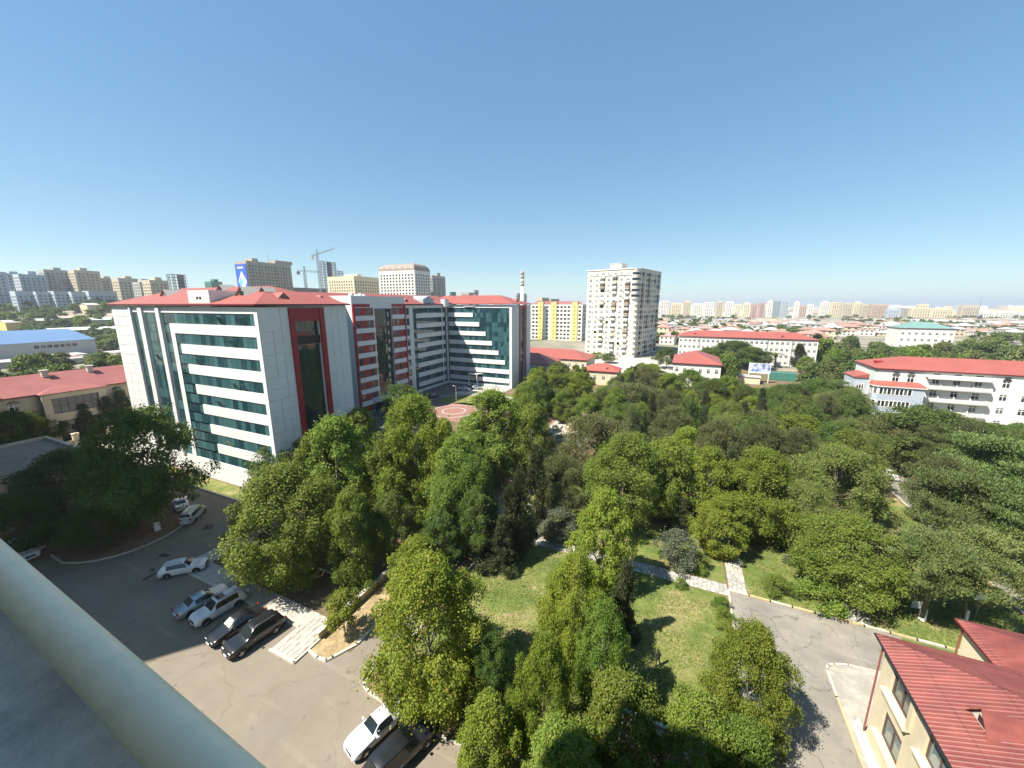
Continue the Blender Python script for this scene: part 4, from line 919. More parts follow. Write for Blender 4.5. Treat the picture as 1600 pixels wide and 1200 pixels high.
for a, b in ((6.5, 11.5), (18.5, 23.5), (37, 42)):
    g = MB(); gg = MB(); facade(g, gg, (x0 + a, y0 - .5, 0), (1, 0, 0), b - a, 32.4, [(2 , 3, 1.5 + 3.3 * k, 2.4 + 3.3 * k) for k in range(9)], .2); g.quad((x0 + b, y0 - .5, 0), (x0 + b, y0, 0), (x0 + b, y0, 32.4), (x0 + b, y0 - .5, 32.4)); g.quad((x0 + a, y0 - .5, 32.4), (x0 + b, y0 - .5, 32.4), (x0 + b, y0 + 4, 32.4), (x0 + a, y0 + 4, 32.4))
    q = g.build('stair_tower', yellow, yb); gg.build('windows', glass_dark_j, q, kind='stuff')
r = MB(); r.quad((x0 - .5, y0 - .3, 30.8), (x1 + .5, y0 - .3, 30.8), (x1 - 4, y0 + 7, 33), (x0 + 4, y0 + 7, 33)); r.build('roof', mat('dark red tiles', (.25, .10, .08), .8, .2, .3), yb)

# ================================================================ TREES
def np_mesh(name, verts, quads, mat_):
    me = bpy.data.meshes.new(name); n, k = len(verts), len(quads)
    me.vertices.add(n); me.vertices.foreach_set('co', verts.astype(np.float32).ravel())
    me.loops.add(k * 4); me.loops.foreach_set('vertex_index', quads.astype(np.int32).ravel())
    me.polygons.add(k); me.polygons.foreach_set('loop_start', np.arange(0, k * 4, 4, dtype=np.int32)); me.polygons.foreach_set('loop_total', np.full(k, 4, dtype=np.int32))
    me.materials.append(mat_); me.update(); me.validate(); return me
def norm(a): return a / np.maximum(np.linalg.norm(a, axis=1, keepdims=True), 1e-6)
def leaf_cloud(rng, n, C, R, centre, leaf, asp=.75, squash=1., up=.35, outw=.6, align=.0, shell=.55):
    k = rng.choice(len(C), n, p=R ** 2 / np.sum(R ** 2)); c = C[k]; r = R[k][:, None]
    out = norm(c - centre + rng.normal(size=(n, 3)) * .01)
    d = norm(rng.normal(size=(n, 3)) + out * outw + np.array([0, 0, up]))
    rr = shell * .7 + (1.08 - shell * .7) * rng.random((n, 1)) ** .7
    stray = rng.random((n, 1)) < .16; rr = np.where(stray, rr + .75 * rng.random((n, 1)) ** 1.6, rr)
    pos = c + d * r * rr * np.array([1, 1, squash])
    nr = norm(d * .6 + rng.normal(size=(n, 3)) * .58 + np.array([0, 0, up * 1.3]))
    t = norm(np.cross(nr, rng.normal(size=(n, 3))))
    if align: t = norm(t * (1 - align) + (d * .7 + np.array([0, 0, .8])) * align)
    b = norm(np.cross(nr, t)); s = leaf * (.65 + .7 * rng.random((n, 1)))
    v = np.stack([pos - t * s * .5, pos + b * s * asp * .5 + t * s * .05, pos + t * s * .5, pos - b * s * asp * .5 + t * s * .05], 1).reshape(-1, 3)
    return v, np.arange(n * 4).reshape(-1, 4)
def trunk_mesh(name, rng, h, r0, C, nl, m, lean=0., wash=False, top=.72):
    mb = MB(); pts, rs = [], []
    for i in range(6):
        s = i / 5; pts.append((lean * s * h * .2 + rng.normal() * .06 * s * h * .15, rng.normal() * .06 * s * h * .15, h * top * s)); rs.append(r0 * (1.25 - .25 * min(1, s * 6)) * (1 - .72 * s))
    mb.tube(pts, rs, 8)
    for i in rng.permutation(len(C))[:nl]:
        c = C[i]; s = min(.95, max(.3, (c[2] - .25 * h) / (h * .8))); j = s * 5; a = np.array(pts[int(j)]) * (1 - j % 1) + np.array(pts[min(5, int(j) + 1)]) * (j % 1)
        a[2] = min(a[2], c[2] - .1 * h); mid = (a + c) / 2 + np.array([0, 0, -.04 * h]); q = r0 * .34 * (1.1 - s)
        mb.tube([a, mid, c], [q + .03, q * .7 + .02, .015], 5)
    return mb.mesh(name, m, True)
PROTO = {}
def proto(kind, seed, H, R, prof, nclump, cr, n, leaf, lm, bm, z0, squash=1., up=.35, asp=.75, outw=.6, align=0., shell=.55, nl=14, inner=.55, r0=None, lean=0., extra=0):
    rng = np.random.default_rng(seed); C, RR = [], []
    for i in range(nclump):
        s = (i + .5) / nclump; s = min(1, max(0, s + rng.normal() * .03)); z = z0 + (H - z0) * s; a = rng.random() * 6.283 + i * 2.4
        f = prof(s) * R * (inner + (1 - inner) * rng.random() ** .6) * (1 + .12 * rng.normal()); c_ = cr * (.5 + .95 * rng.random() ** 1.3)
        f = max(0, f - c_ * .55); C.append((f * math.cos(a), f * math.sin(a), min(z, H - c_ * .6 * squash))); RR.append(c_)
    C, RR = np.array(C), np.array(RR); ctr = np.array([0, 0, z0 + (H - z0) * .42])
    v, q = leaf_cloud(rng, n, C, RR, ctr, leaf, asp, squash, up, outw, align, shell)
    crown = np_mesh('crown', v, q, lm); tr = trunk_mesh('trunk', rng, H, r0 or H * .019, C, nl, bm, lean)
    PROTO.setdefault(kind, []).append((crown, tr, H, R))
ov = lambda s: (math.sin(math.pi * (0.10 + .84 * s)) ** .75) * (1.08 - .35 * s)
dome = lambda s: math.sqrt(max(.02, 1 - (max(0, s - .15) / .87) ** 2.2)) * (.75 + .25 * min(1, s * 4))
cone = lambda s: (1 - s) ** .8 * .95 + .06
umb = lambda s: math.sqrt(max(.02, 1 - (s * .95) ** 2))
colm = lambda s: min(1, .55 + s * 2.2) * (1 - max(0, s - .35) / .68) ** .6
for sd in (1, 2, 3): proto('plane', sd, 12, 5, ov, 130, .95, 38000, .215, L_PLANE, bark_pale, 1.0, .9, .4)
proto('young', 4, 10, 4, ov, 120, .78, 34000, .19, L_YOUNG, bark_pale, .6, .95, .4); proto('young', 5, 10, 4, ov, 125, .75, 34000, .19, L_YOUNG, bark_pale, .6, 1., .4)
for sd in (6, 7): proto('broad', sd, 11, 6, dome, 130, 1.15, 34000, .235, L_BROAD, bark, 2.6, .75, .5)
for sd in (8, 9): proto('pine', sd, 11, 5.5, umb, 62, 1.35, 36000, .27, L_PINE, bark, 5.6, .42, .9, .30, .5, .45, .45, 16, .25, .26, .6)
for sd in (10, 11): proto('olive', sd, 10, 5.2, dome, 110, 1.2, 30000, .27, L_OLIVE, bark, 2.2, .7, .6, .32, .7, .5, .5)
for sd in (12, 13): proto('cypress', sd, 11, 1.7, colm, 70, .62, 15000, .30, L_CYP, bark, .4, 1.7, .6, .38, .7, .75, .4, 0, .4)
proto('conifer', 14, 9, 2.7, cone, 85, .75, 16000, .28, L_CYP, bark, .5, .6, .25, .4, 1.0, .5, .4, 8)
for sd in (15, 16): proto('shrub', sd, 2.2, 1.7, dome, 34, .5, 5200, .14, L_GREY if sd == 16 else L_PLANE, bark, .15, .8, .5, .6, nl=5, r0=.05)
for sd in (17, 18): proto('feather', sd, 10, 6, dome, 120, 1.15, 30000, .24, L_FEATH, bark, 2.2, .8, .5, .36, nl=20)
proto('scrub', 21, 3.6, 2.2, dome, 46, .65, 9000, .17, L_GREY, bark, .3, .85, .5, .5, nl=6, r0=.06)
for sd, m_ in ((22, L_BROAD), (23, L_PINE), (24, L_PLANE)): proto('far', sd, 10, 5.5, dome, 60, 1.6, 3600, .75, m_, bark, 1.4, .75, .5, nl=4)
# palm
def palm_proto():
    rng = np.random.default_rng(30); mb = MB(); H = 7
    for i in range(26):
        a = rng.random() * 6.283; e = -.5 + 1.5 * rng.random(); L = 2.6 * (.8 + .3 * rng.random()); pr = None
        for j in range(7):
            s = j / 6; p = Vector((math.cos(a) * L * s, math.sin(a) * L * s, H + L * (s * math.sin(e) * .6 - .55 * s * s))); sd = Vector((-math.sin(a), math.cos(a), -.25)) * (.30 * math.sin(math.pi * min(1, s * .9 + .1)))
            if pr: mb.quad(pr[0], pr[0] + pr[1], p + sd, p); mb.quad(pr[0] + Vector((pr[1].x * -1, pr[1].y * -1, pr[1].z)), pr[0], p, p + Vector((-sd.x, -sd.y, sd.z)))
            pr = (p, sd)
    c = mb.mesh('crown', L_BROAD); t = MB(); t.tube([(0, 0, 0), (.1, 0, 3.5), (0, 0, 7)], [.28, .2, .17], 9)
    PROTO['palm'] = [(c, t.mesh('trunk', bark, True), 7, 2.6)]
palm_proto()
NAMES = dict(plane='plane_tree', young='young_plane_tree', broad='broadleaf_tree', pine='pine_tree', olive='round_pine_tree', cypress='cypress_tree', conifer='conifer_tree', shrub='shrub', scrub='shrub', feather='locust_tree', far='tree', palm='palm_tree')
proto('grand', 31, 12, 6, ov, 240, .95, 72000, .19, L_YOUNG, bark_pale, .6, .95, .4); proto('grandp', 32, 12, 6, ov, 190, .98, 62000, .19, L_PLANE, bark_pale, .9, .95, .4); proto('grandp', 33, 12, 6, ov, 180, 1.0, 62000, .19, L_PLANE, bark_pale, .9, .95, .4)
proto('street', 34, 4.6, 1.6, dome, 40, .5, 5200, .17, L_YOUNG, bark, 1.7, .9, .5, nl=9, r0=.07)
NAMES.update(grand='plane_tree', grandp='plane_tree', street='street_tree')
TREES = []
def tree(kind, x, y, r, h, label, group=None, z=0., wash=False, var=None):
    pr = PROTO[kind]; crown, tr, H, R = pr[(var if var is not None else RND.randrange(len(pr))) % len(pr)]
    e = empty(NAMES[kind], (x, y, z), RND.uniform(0, 6.28), label, 'shrub' if kind in ('shrub', 'scrub') else 'tree', group)
    sx = r / R; sz = h / H
    inst(crown, 'crown', e, (0, 0, 0), 0, (sx, sx, sz)); inst(tr, 'trunk', e, (0, 0, 0), 0, (sx * .9, sx * .9, sz))
    if wash:
        g = MB(); rr = H * .019 * 1.3 * sx; g.tube([(0, 0, 0), (0, 0, 1.25)], [rr * 1.12 + .03, rr * .95 + .03], 10); g.build('lime_wash', lime, e)
    TREES.append((x, y, r, h)); return e
def proj(a, b, Z):
    X = CA * a + SA * b; Y = -SA * a + CA * b; dn = CAM_H - Z; zz = Y * CP + dn * SP
    return 800 + F_PX * X / zz, 600 + F_PX * (dn * CP - Y * SP) / zz, zz
def TP(kind, px, py, hw, h, label, **k):      # by the crown's top pixel, half width in pixels and height
    x, y = W(px, py, h * .97); r = hw * proj(x, y, h * .6)[2] / F_PX
    return tree(kind, x, y, r, h, label, **k)
# --- trees one can point at
T_ = TP
tree('broad', -65.1, 24.0, 6.6, 17, 'tall dark tree with lime washed trunk at the tip of the shaded parking island', wash=True, var=0)
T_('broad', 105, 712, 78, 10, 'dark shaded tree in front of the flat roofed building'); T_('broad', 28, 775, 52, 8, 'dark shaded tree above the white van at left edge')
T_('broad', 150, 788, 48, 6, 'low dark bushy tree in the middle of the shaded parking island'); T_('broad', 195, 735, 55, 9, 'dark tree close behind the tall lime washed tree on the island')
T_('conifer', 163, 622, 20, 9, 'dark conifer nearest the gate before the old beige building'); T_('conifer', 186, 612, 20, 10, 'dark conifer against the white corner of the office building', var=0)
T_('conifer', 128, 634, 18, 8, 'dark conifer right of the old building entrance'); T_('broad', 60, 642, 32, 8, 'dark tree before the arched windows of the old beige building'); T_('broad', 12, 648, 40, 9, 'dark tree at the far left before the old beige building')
T_('grandp', 436, 742, 96, 13, 'big dark green plane tree spreading over the parked cars', var=0)
T_('plane', 520, 662, 62, 16, 'plane tree in front of the dark glass strip of the office building', var=1)
T_('grand', 645, 632, 70, 18, 'tallest bright yellow green plane tree in the middle of the photo', var=0)
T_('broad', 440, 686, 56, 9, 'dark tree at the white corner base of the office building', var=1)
T_('plane', 560, 645, 40, 13, 'plane tree rising before the striped red block'); T_('broad', 626, 606, 34, 12, 'pale green tree before the entrance canopy of the striped block')
T_('plane', 768, 620, 62, 16, 'broad bright plane tree beside the red paved plaza', var=2); T_('plane', 712, 690, 52, 14, 'plane tree right of the tallest bright tree'); T_('plane', 832, 640, 42, 14, 'plane tree left of the round stone basin')
T_('plane', 700, 752, 45, 10, 'shaded tree between the tallest bright plane and the conifer row'); T_('plane', 545, 775, 44, 11, 'shaded plane tree between the parked car tree and the tallest bright plane'); T_('shrub', 560, 890, 26, 2.4, 'low dark shrub above the planter wall', var=0)
T_('young', 648, 848, 50, 6.5, 'low yellow green tree over the planter kerb', var=1); T_('young', 640, 880, 38, 4.6, 'small yellow green bush tree beside the lane')
tree('street', -27.2, 21.8, 1.6, 4.6, 'small round street tree alone in the dry planter', var=1)
T_('grand', 664, 890, 98, 12.2, 'big bright plane tree overhanging the white parked car', var=0)
T_('broad', 768, 1002, 33, 6.6, 'dark reddish green tree in front of the big bright plane'); 
T_('young', 946, 775, 52, 11.5, 'upright bright tree standing across the stone path', var=1); T_('grand', 900, 880, 55, 11, 'bright tree in the middle of the lawn row', var=0)
T_('conifer', 980, 882, 26, 8.5, 'slim pale conifer at the right of the lawn tree row'); T_('grandp', 945, 955, 50, 9.5, 'broad tree at the centre of the lawn row, half shaded', var=1)
T_('grand', 850, 1010, 55, 9.6, 'bright tree low in the middle behind the shaded bottom trees', var=1); T_('plane', 975, 1072, 78, 8.5, 'shaded tree at the bottom centre', var=2)
T_('young', 765, 1100, 60, 7.6, 'yellow green tree at the bottom beside the black car'); T_('grand', 1180, 992, 68, 9.2, 'round bright tree beside the patio road', var=0); T_('plane', 1095, 1100, 68, 8.2, 'shaded tree at the bottom left of the patio road tree', var=0)
T_('plane', 880, 1150, 80, 8, 'shaded tree at the very bottom edge, centre', var=1); T_('plane', 1170, 1140, 62, 7.5, 'half shaded tree at the bottom next to the patio road', var=1)
T_('plane', 600, 695, 42, 13, 'plane tree touching the left flank of the tallest bright plane', var=1); T_('broad', 612, 778, 40, 9, 'dark tree below the left flank of the tallest bright plane'); T_('plane', 484, 690, 42, 13, 'plane tree left of the one before the dark glass strip', var=2); T_('young', 690, 668, 44, 15, 'bright tree touching the right flank of the tallest bright plane', var=1)
T_('plane', 738, 722, 44, 12, 'plane tree between the tallest bright plane and the cypress row', var=0); T_('broad', 742, 772, 34, 9, 'dark tree at the left of the conical conifer'); T_('broad', 690, 806, 34, 7, 'low dark tree below the right flank of the tallest bright plane')
for px, py, hw, h, k, lb_ in ((945, 606, 26, 8, 'plane', 'mid green tree right before the small bright red roofed house'), (966, 600, 28, 9, 'plane', 'mid green tree at the right flank of the bright red roofed house'), (1014, 572, 40, 11, 'plane', 'broad tree under the foot of the tower block'), (1046, 586, 27, 10, 'plane', 'tree at the left corner of the small white house'), (1078, 581, 30, 10, 'plane', 'pointed tree before the small white house'), (1112, 597, 30, 9, 'broad', 'dark tree under the balcony of the small white house'), (906, 586, 28, 10, 'young', 'bright tree left of the bright red roofed house'), (870, 576, 30, 11, 'plane', 'tree before the rear red roofed clinic'), (843, 582, 24, 11, 'young', 'bright tree against the end of the office building'), (1142, 592, 30, 9, 'plane', 'tree left below the billboard kiosk'), (918, 622, 26, 9, 'plane', 'tree rising right behind the stone basin'), (885, 610, 24, 9, 'plane', 'tree rising left behind the stone basin'), (820, 600, 22, 9, 'plane', 'tree at the foot of the right wing end')): T_(k, px, py, hw, h, lb_)
T_('conifer', 752, 790, 32, 8, 'conical dark conifer at the head of the lawn with its long shadow'); T_('cypress', 812, 745, 20, 11, 'dark cypress behind the conical conifer, nearest of the row'); T_('cypress', 796, 768, 20, 9.5, 'stout cypress between conical conifer and the row')
T_('cypress', 838, 708, 18, 12, 'dark cypress in the middle of the cypress row'); T_('cypress', 862, 692, 15, 11, 'slender cypress at the far end of the cypress row'); T_('conifer', 785, 810, 26, 7, 'bushy dark conifer right of the conical one')
T_('olive', 932, 658, 68, 12, 'olive green round pine behind the stone path', var=0); T_('olive', 880, 720, 40, 9, 'olive brown pine left of the round pine behind the path', var=1); T_('scrub', 870, 800, 34, 3.6, 'grey green shrub beside the start of the stone path'); T_('scrub', 1062, 838, 34, 4, 'grey green shrub on the lawn beyond the path', var=0); T_('shrub', 1092, 868, 18, 2, 'small green shrub beside the grey shrub', var=0)
T_('grandp', 978, 690, 70, 13, 'broad plane tree in the middle right of the round pine', var=2); T_('plane', 1046, 692, 46, 12, 'plane tree just right of the broad middle plane', var=0)
T_('conifer', 1068, 780, 18, 5, 'small upright conifer on the sunlit far lawn'); T_('young', 1112, 706, 42, 11, 'bright tree at left of the big bright pair', var=1); T_('grand', 1195, 712, 66, 12, 'big bright green tree beyond the far lawn', var=0); T_('young', 1132, 782, 46, 7.5, 'bright tree above the short vertical path', var=1); None
T_('feather', 1315, 706, 74, 11, 'wide feathery yellow green tree left of the road gap', var=0); T_('feather', 1262, 760, 55, 9, 'feathery tree in front of the wide yellow green one', var=1); T_('young', 1252, 655, 58, 10, 'rounded bright green tree before the dark wood')
T_('grandp', 1335, 818, 84, 8.6, 'broad dark green tree by the lamp post and patio kerb', var=1)
T_('shrub', 1216, 905, 22, 1.8, 'round clipped bush behind the patio kerb, left one', var=0); T_('shrub', 1283, 912, 34, 2.6, 'large bushy shrub behind the patio kerb, right one', var=0); T_('shrub', 1238, 868, 12, 1.2, 'little shrub on the dry lawn slope', var=1)
for i, (px, py) in enumerate(((1128, 936), (1132, 952), (1134, 972))): T_('shrub', px, py, 13, 1.2, ('clipped ball bush on the lawn edge by the patio corner, %s' % ('farthest of three', 'middle of three', 'nearest of three')[i]), group='clipped balls along the patio edge', var=0)
T_('shrub', 1064, 905, 10, 1.0, 'tiny shrub beside the stone path', var=0)
tree('pine', 24., 46.8, 4.7, 9.2, 'umbrella pine with lime washed trunk right of the lamp post', wash=True, var=0); tree('pine', 27.7, 48.3, 4.6, 9.4, 'umbrella pine above the second red roof', wash=True, var=1)
T_('pine', 1505, 748, 74, 12, 'large umbrella pine right of the road gap', var=0); T_('pine', 1585, 760, 70, 12, 'umbrella pine at the right edge above the red sign', var=1); T_('pine', 1560, 690, 80, 13, 'umbrella pine at the right edge below the balcony building', var=0); T_('broad', 1455, 645, 80, 12, 'broad dark tree hiding the foot of the balcony building', var=0); T_('broad', 1530, 665, 60, 10, 'dark tree in front of the balcony building, further right', var=1)
T_('olive', 1395, 655, 55, 10, 'olive brown pine before the grey corner bays', var=0); T_('olive', 985, 605, 58, 11, 'olive brown pine in the park before the tower block', var=1)
T_('palm', 1213, 553, 16, 7, 'palm tree in front of the long white building'); T_('cypress', 1278, 525, 12, 12, 'columnar tree at the right end of the long white building'); T_('cypress', 1250, 540, 10, 11, 'columnar ivy dark tree before the long white building')
T_('broad', 1150, 535, 34, 12, 'dark tree between the small white house and the long white building', var=0); T_('broad', 1178, 545, 30, 10, 'dark tree behind the billboard', var=1); T_('broad', 1108, 545, 18, 9, 'dark tree at the back of the small white house')
T_('broad', 1043, 545, 18, 10, 'dark round tree right of the tower block foot'); T_('broad', 952, 553, 12, 5, 'small tree at the foot of the tower block'); T_('shrub', 934, 552, 14, 3, 'low hedge shrub left at the foot of the tower block')
# --- the rest of the park: scattered where the photograph shows closed canopy
SKY = [(0, 640), (340, 720), (385, 700), (440, 690), (480, 684), (520, 660), (560, 645), (600, 640), (625, 618), (650, 640), (690, 660), (720, 650), (745, 650), (770, 625), (800, 635), (815, 605), (835, 575), (870, 565), (910, 570), (935, 602), (960, 596), (985, 574), (1010, 566), (1060, 578), (1075, 580), (1100, 594), (1150, 586), (1170, 606), (1210, 606), (1240, 594), (1300, 590), (1330, 605), (1350, 650), (1400, 650), (1440, 652), (1500, 660), (1700, 672)]
CLEAR = [(585, 655, 705, 820), (355, 760, 505, 900), (868, 652, 918, 705), (850, 768, 905, 806), (1392, 742, 1428, 805), (1512, 822, 1562, 862), (690, 598, 800, 648), (1170, 565, 1232, 600), (1040, 590, 1062, 612), (740, 840, 1120, 1100), (280, 740, 380, 880), (1140, 840, 1260, 960), (590, 880, 760, 960)]
def scatter(n, x0, x1, y0, y1, kinds, gap, hr, rr, label, group, sd, clear=True, sky=SKY):
    r = random.Random(sd); done = 0
    for _ in range(n * 12):
        if done >= n: break
        x, y = r.uniform(x0, x1), r.uniform(y0, y1); k = r.choice(kinds); h = r.uniform(*hr); R_ = r.uniform(*rr)
        if k == 'cypress': R_ = 1.5
        if k == 'conifer': R_ = 2.2
        if any((x - a) ** 2 + (y - b) ** 2 < (gap * (R_ + c) * .5) ** 2 for a, b, c, d in TREES): continue
        px, py, zz = proj(x, y, h)
        if zz < 5 or not -120 < px < 1720: continue
        if sky:
            lim = np.interp(px, [s[0] for s in sky], [s[1] for s in sky])
            while py < lim and h > 4.5: h *= .93; px, py, zz = proj(x, y, h)
            if h <= 4.6: continue
        if clear:
            bx, by, _ = proj(x, y, 0); hw = R_ * F_PX / zz
            if any(px + hw > a and px - hw < c and by > b and py < d for a, b, c, d in CLEAR): continue
        tree(k, x, y, min(R_, h * .55), h, label % dict(young='bright', plane='mid green', broad='dark', olive='olive brown pine', pine='umbrella pine', cypress='columnar', conifer='conical', feather='feathery', far='dark')[k] if '%' in label else label, group % k if '%' in group else group, hz(x, y)); done += 1
scatter(34, -57, -28, 34, 84, ['plane', 'plane', 'young', 'plane', 'broad'], 1.0, (9, 15), (3, 4.6), '%s tree in the grove between office building and lane', 'grove trees left of the lane, %s', 41)
scatter(95, -20, 32, 60, 150, ['plane', 'young', 'plane', 'broad', 'olive', 'cypress', 'feather', 'broad', 'conifer'], .95, (7.5, 12.5), (3, 4.8), '%s tree in the dense park beyond the lawns', 'park trees beyond the lawns, %s', 42)
scatter(30, -24, 34, 62, 130, ['broad', 'plane', 'young', 'cypress'], .62, (5, 9), (2.2, 3.4), 'lower %s tree filling the dense park canopy', 'understorey trees in the park, %s', 48)
scatter(60, 28, 120, 62, 136, ['pine', 'olive', 'pine', 'broad', 'feather'], .9, (8, 12), (3.5, 5.5), '%s tree in the pine wood before the balcony building', 'wood before the balcony building, %s', 43)
scatter(40, 41, 100, 24, 75, ['pine', 'pine', 'olive', 'broad'], .95, (8, 11), (3.5, 5), '%s tree in the pine grove at right', 'pine grove at right, %s', 44)
scatter(14, -70, -28, 88, 150, ['plane', 'young', 'broad'], 1.1, (7, 11), (2.8, 4), '%s tree near the end of the office building', 'trees near the office building end, %s', 47)
FSKY = [(0, 560), (200, 545), (1020, 560), (1060, 540), (1270, 545), (1290, 528), (1340, 520), (1390, 530), (1400, 545), (1480, 535), (1500, 522), (1600, 520), (1800, 520)]
scatter(70, 62, 210, 150, 330, ['far'], .8, (8, 13), (4, 6.5), 'dark tree in the wood behind the balcony building', 'wood behind the balcony building', 45, False, FSKY)
scatter(46, -330, -146, 20, 170, ['far'], .85, (7, 11), (4, 6.5), 'dark tree in the belt between old beige building and blue roof', 'tree belt behind the old beige building', 46, False, [(0, 552), (200, 552), (2000, 552)])
scatter(40, -20, 130, 165, 230, ['far'], .8, (7, 12), (3.5, 5.5), 'tree around the long white building', 'trees around the long white building', 49, True, [(0, 600), (1035, 600), (1060, 600), (1130, 560), (1145, 548), (1180, 565), (1240, 568), (1290, 545), (1340, 545), (2000, 545)])

# ================================================================ SKYLINE
def tt(px): return (px - 800) / 614.
def on_x(px, x0): t = tt(px); return x0 * (SA * t + CA) / (CA * t - SA)
def on_y(px, y0): t = tt(px); return y0 * (CA * t - SA) / (SA * t + CA)
def grid_ops(w, z1, fh, pitch, ww, wh, z00=1.2):
    n = max(1, int((w - .8) / pitch)); off = (w - n * pitch) / 2
    return [(off + pitch * i + (pitch - ww) / 2, off + pitch * i + (pitch + ww) / 2, z00 + fh * k, z00 + fh * k + wh) for i in range(n) for k in range(int((z1 - z00 - .8) / fh))]
def skyblock(name, label, x0, x1, y0, y1, zb, zt, wallm, fh=3.2, pitch=3.4, ww=1.7, wh=1.6, group=None, top=True, faces='fr', glassm=None, bal=0, seed=0):
    b = empty(name, (x0, y0, zb), 0, label, 'building', group); mw, mg = MB(), MB(); w, d, h = x1 - x0, y1 - y0, zt - zb
    fo = grid_ops(w, h, fh, pitch, ww, wh) if 'f' in faces else []; ro = grid_ops(d, h, fh, pitch, ww, wh) if 'r' in faces else []; lo_ = grid_ops(d, h, fh, pitch, ww, wh) if 'l' in faces else []
    walls(mw, mg, 0, w, 0, d, -6, h, [(a, c, e + 6, f + 6) for a, c, e, f in fo], [(a, c, e + 6, f + 6) for a, c, e, f in ro], [(a, c, e + 6, f + 6) for a, c, e, f in lo_], depth=.35)
    mw.quad((0, 0, h), (w, 0, h), (w, d, h), (0, d, h))
    mw.build('wall', wallm, b)
    if mg.f: mg.build('windows', glassm or glass_dark_j, b, kind='stuff')
    r = random.Random(seed + int(x0))
    if top:
        for q in range(max(1, int(d / 22))):
            yy = d * (q + .5) / max(1, int(d / 22)) + r.uniform(-2, 2); hh = r.uniform(2.2, 3.8)
            g = MB(); g.box(w * .25, w * .75, yy - 3, yy + 3, h, h + hh); g.build('roof_house', wallm, b)
    if bal:
        bb = MB()
        for k in range(1, int(h / fh)):
            for q in range(int(d / 9)):
                bb.box(w, w + 1.1, 3 + 9 * q, 6.5 + 9 * q, fh * k, fh * k + 1.1)
        bb.build('balconies', wallm, b, kind='stuff')
    return b
def corner_block(name, label, pl, pc, pr, ytop, dist, wallm, **k):
    x1, y0 = WD(pc, dist); x0 = on_y(pl, y0); y1 = on_x(pr, x1); zt = ZD(ytop, dist)
    return skyblock(name, label, x0, x1, y0, y1, hz(x1, y0), zt, wallm, **k), (x0, x1, y0, y1, hz(x1, y0), zt)
def xface_block(name, label, p0, p1, ytop, x1, wallm, depth=16, **k):
    ya, yb_ = on_x(p0, x1), on_x(p1, x1); f = FW(x1, (ya + yb_) / 2); zb = hz(x1, (ya + yb_) / 2)
    return skyblock(name, label, x1 - depth, x1, ya, yb_, zb, ZD(ytop, f), wallm, **k)
GL = 'apartment blocks on the left skyline'
for i, (a, b, yt, x1, m, lab) in enumerate(((-30, 22, 424, -640, bluegrey, 'pale blue grey high block at the left edge of the skyline'), (20, 46, 427, -690, bluegrey, 'blue grey tower second from the left edge of the skyline'), (40, 82, 429, -650, bluegrey, 'wide blue grey high block behind the stepped row'), (80, 126, 422, -660, grey_wall, 'tallest grey block of the left skyline'),
    (127, 166, 423, -640, sand, 'sand coloured tower block with bright narrow side on the left skyline'), (164, 192, 435, -670, sand, 'lower sand coloured block right of the bright sided tower'), (192, 230, 435, -600, sand, 'sand coloured block with many windows left of the scaffold frame'), (224, 246, 441, -560, grey_wall, 'small grey block between two sand coloured blocks'), (240, 268, 438, -540, yellow if False else sand, 'cream block just left of the scaffold frame'),
    (335, 352, 440, -620, green_box, 'small dark green block above the red roof'), (398, 420, 449, -640, grey_wall, 'low grey block behind the blue banner tower'))):
    xface_block('apartment_block', lab, a, b, yt, x1, m, bal=1 if i < 6 else 0, pitch=3.6, seed=i)
for i, (a, b) in enumerate(((28, 58), (60, 86), (88, 113), (115, 140), (142, 186))):
    xface_block('apartment_block', 'pale low block of the stepped row at left, %s from the left' % ['first', 'second', 'third', 'fourth', 'fifth'][i], a, b, 455 + (i % 2), -600 + 8 * i, bluegrey, depth=14, pitch=3.2, fh=3.1, top=False, seed=i)
adb, A_ = corner_block('banner_tower', 'brown grey apartment tower with a big blue banner on its side', 375, 393, 461, 407, 400, dark_brown, pitch=3.3, bal=1, faces='r')
x0, x1, y0, y1, zb, zt = A_; h = zt - zb; w = x1 - x0
bn = MB(); bn.box(1, w - .5, -.5, -.1, h - 34, h - 3); ban = bn.build('banner', blue_ad, adb)
cxm, czm = w * .55, h - 20; s = w * .36
q = MB(); q.quad((cxm - s, -.56, czm), (cxm, -.56, czm - s * 1.5), (cxm + s, -.56, czm), (cxm, -.56, czm + s * 1.5)); q.build('banner_print', ad_white, ban)
q = MB(); q.quad((cxm - s * .9, -.6, czm - s * .1), (cxm - s * .35, -.6, czm - s * .9), (cxm + s * .2, -.6, czm), (cxm - s * .35, -.6, czm + s * .8)); q.build('banner_print', ad_cyan, ban)
q = MB()
for i in range(5): q.quad((w * .25 + w * .1 * i, -.56, h - 7.4), (w * .25 + w * .1 * i + w * .07, -.56, h - 7.4), (w * .25 + w * .1 * i + w * .07, -.56, h - 5.6), (w * .25 + w * .1 * i, -.56, h - 5.6))
q.build('banner_print', ad_white, ban)
q = MB(); q.tube([(w * .5, 30, h), (w * .5, 30, h + 12)], [.3, .1], 5); q.build('antenna', grey_metal, adb)
q = MB(); q.box(w * .1, w * .9, 32, 52, h, h + 3.5); q.build('roof_house', dark_brown, adb)
corner_block('apartment_block', 'cream and grey block between cranes and domed tower', 515, 556, 594, 431, 430, cream, pitch=3.6, wh=1.9, glassm=bpy.data.materials['dark brown loggia'] if 'dark brown loggia' in bpy.data.materials else mat('dark brown loggia', (.07, .055, .045), .7, .1, 1))
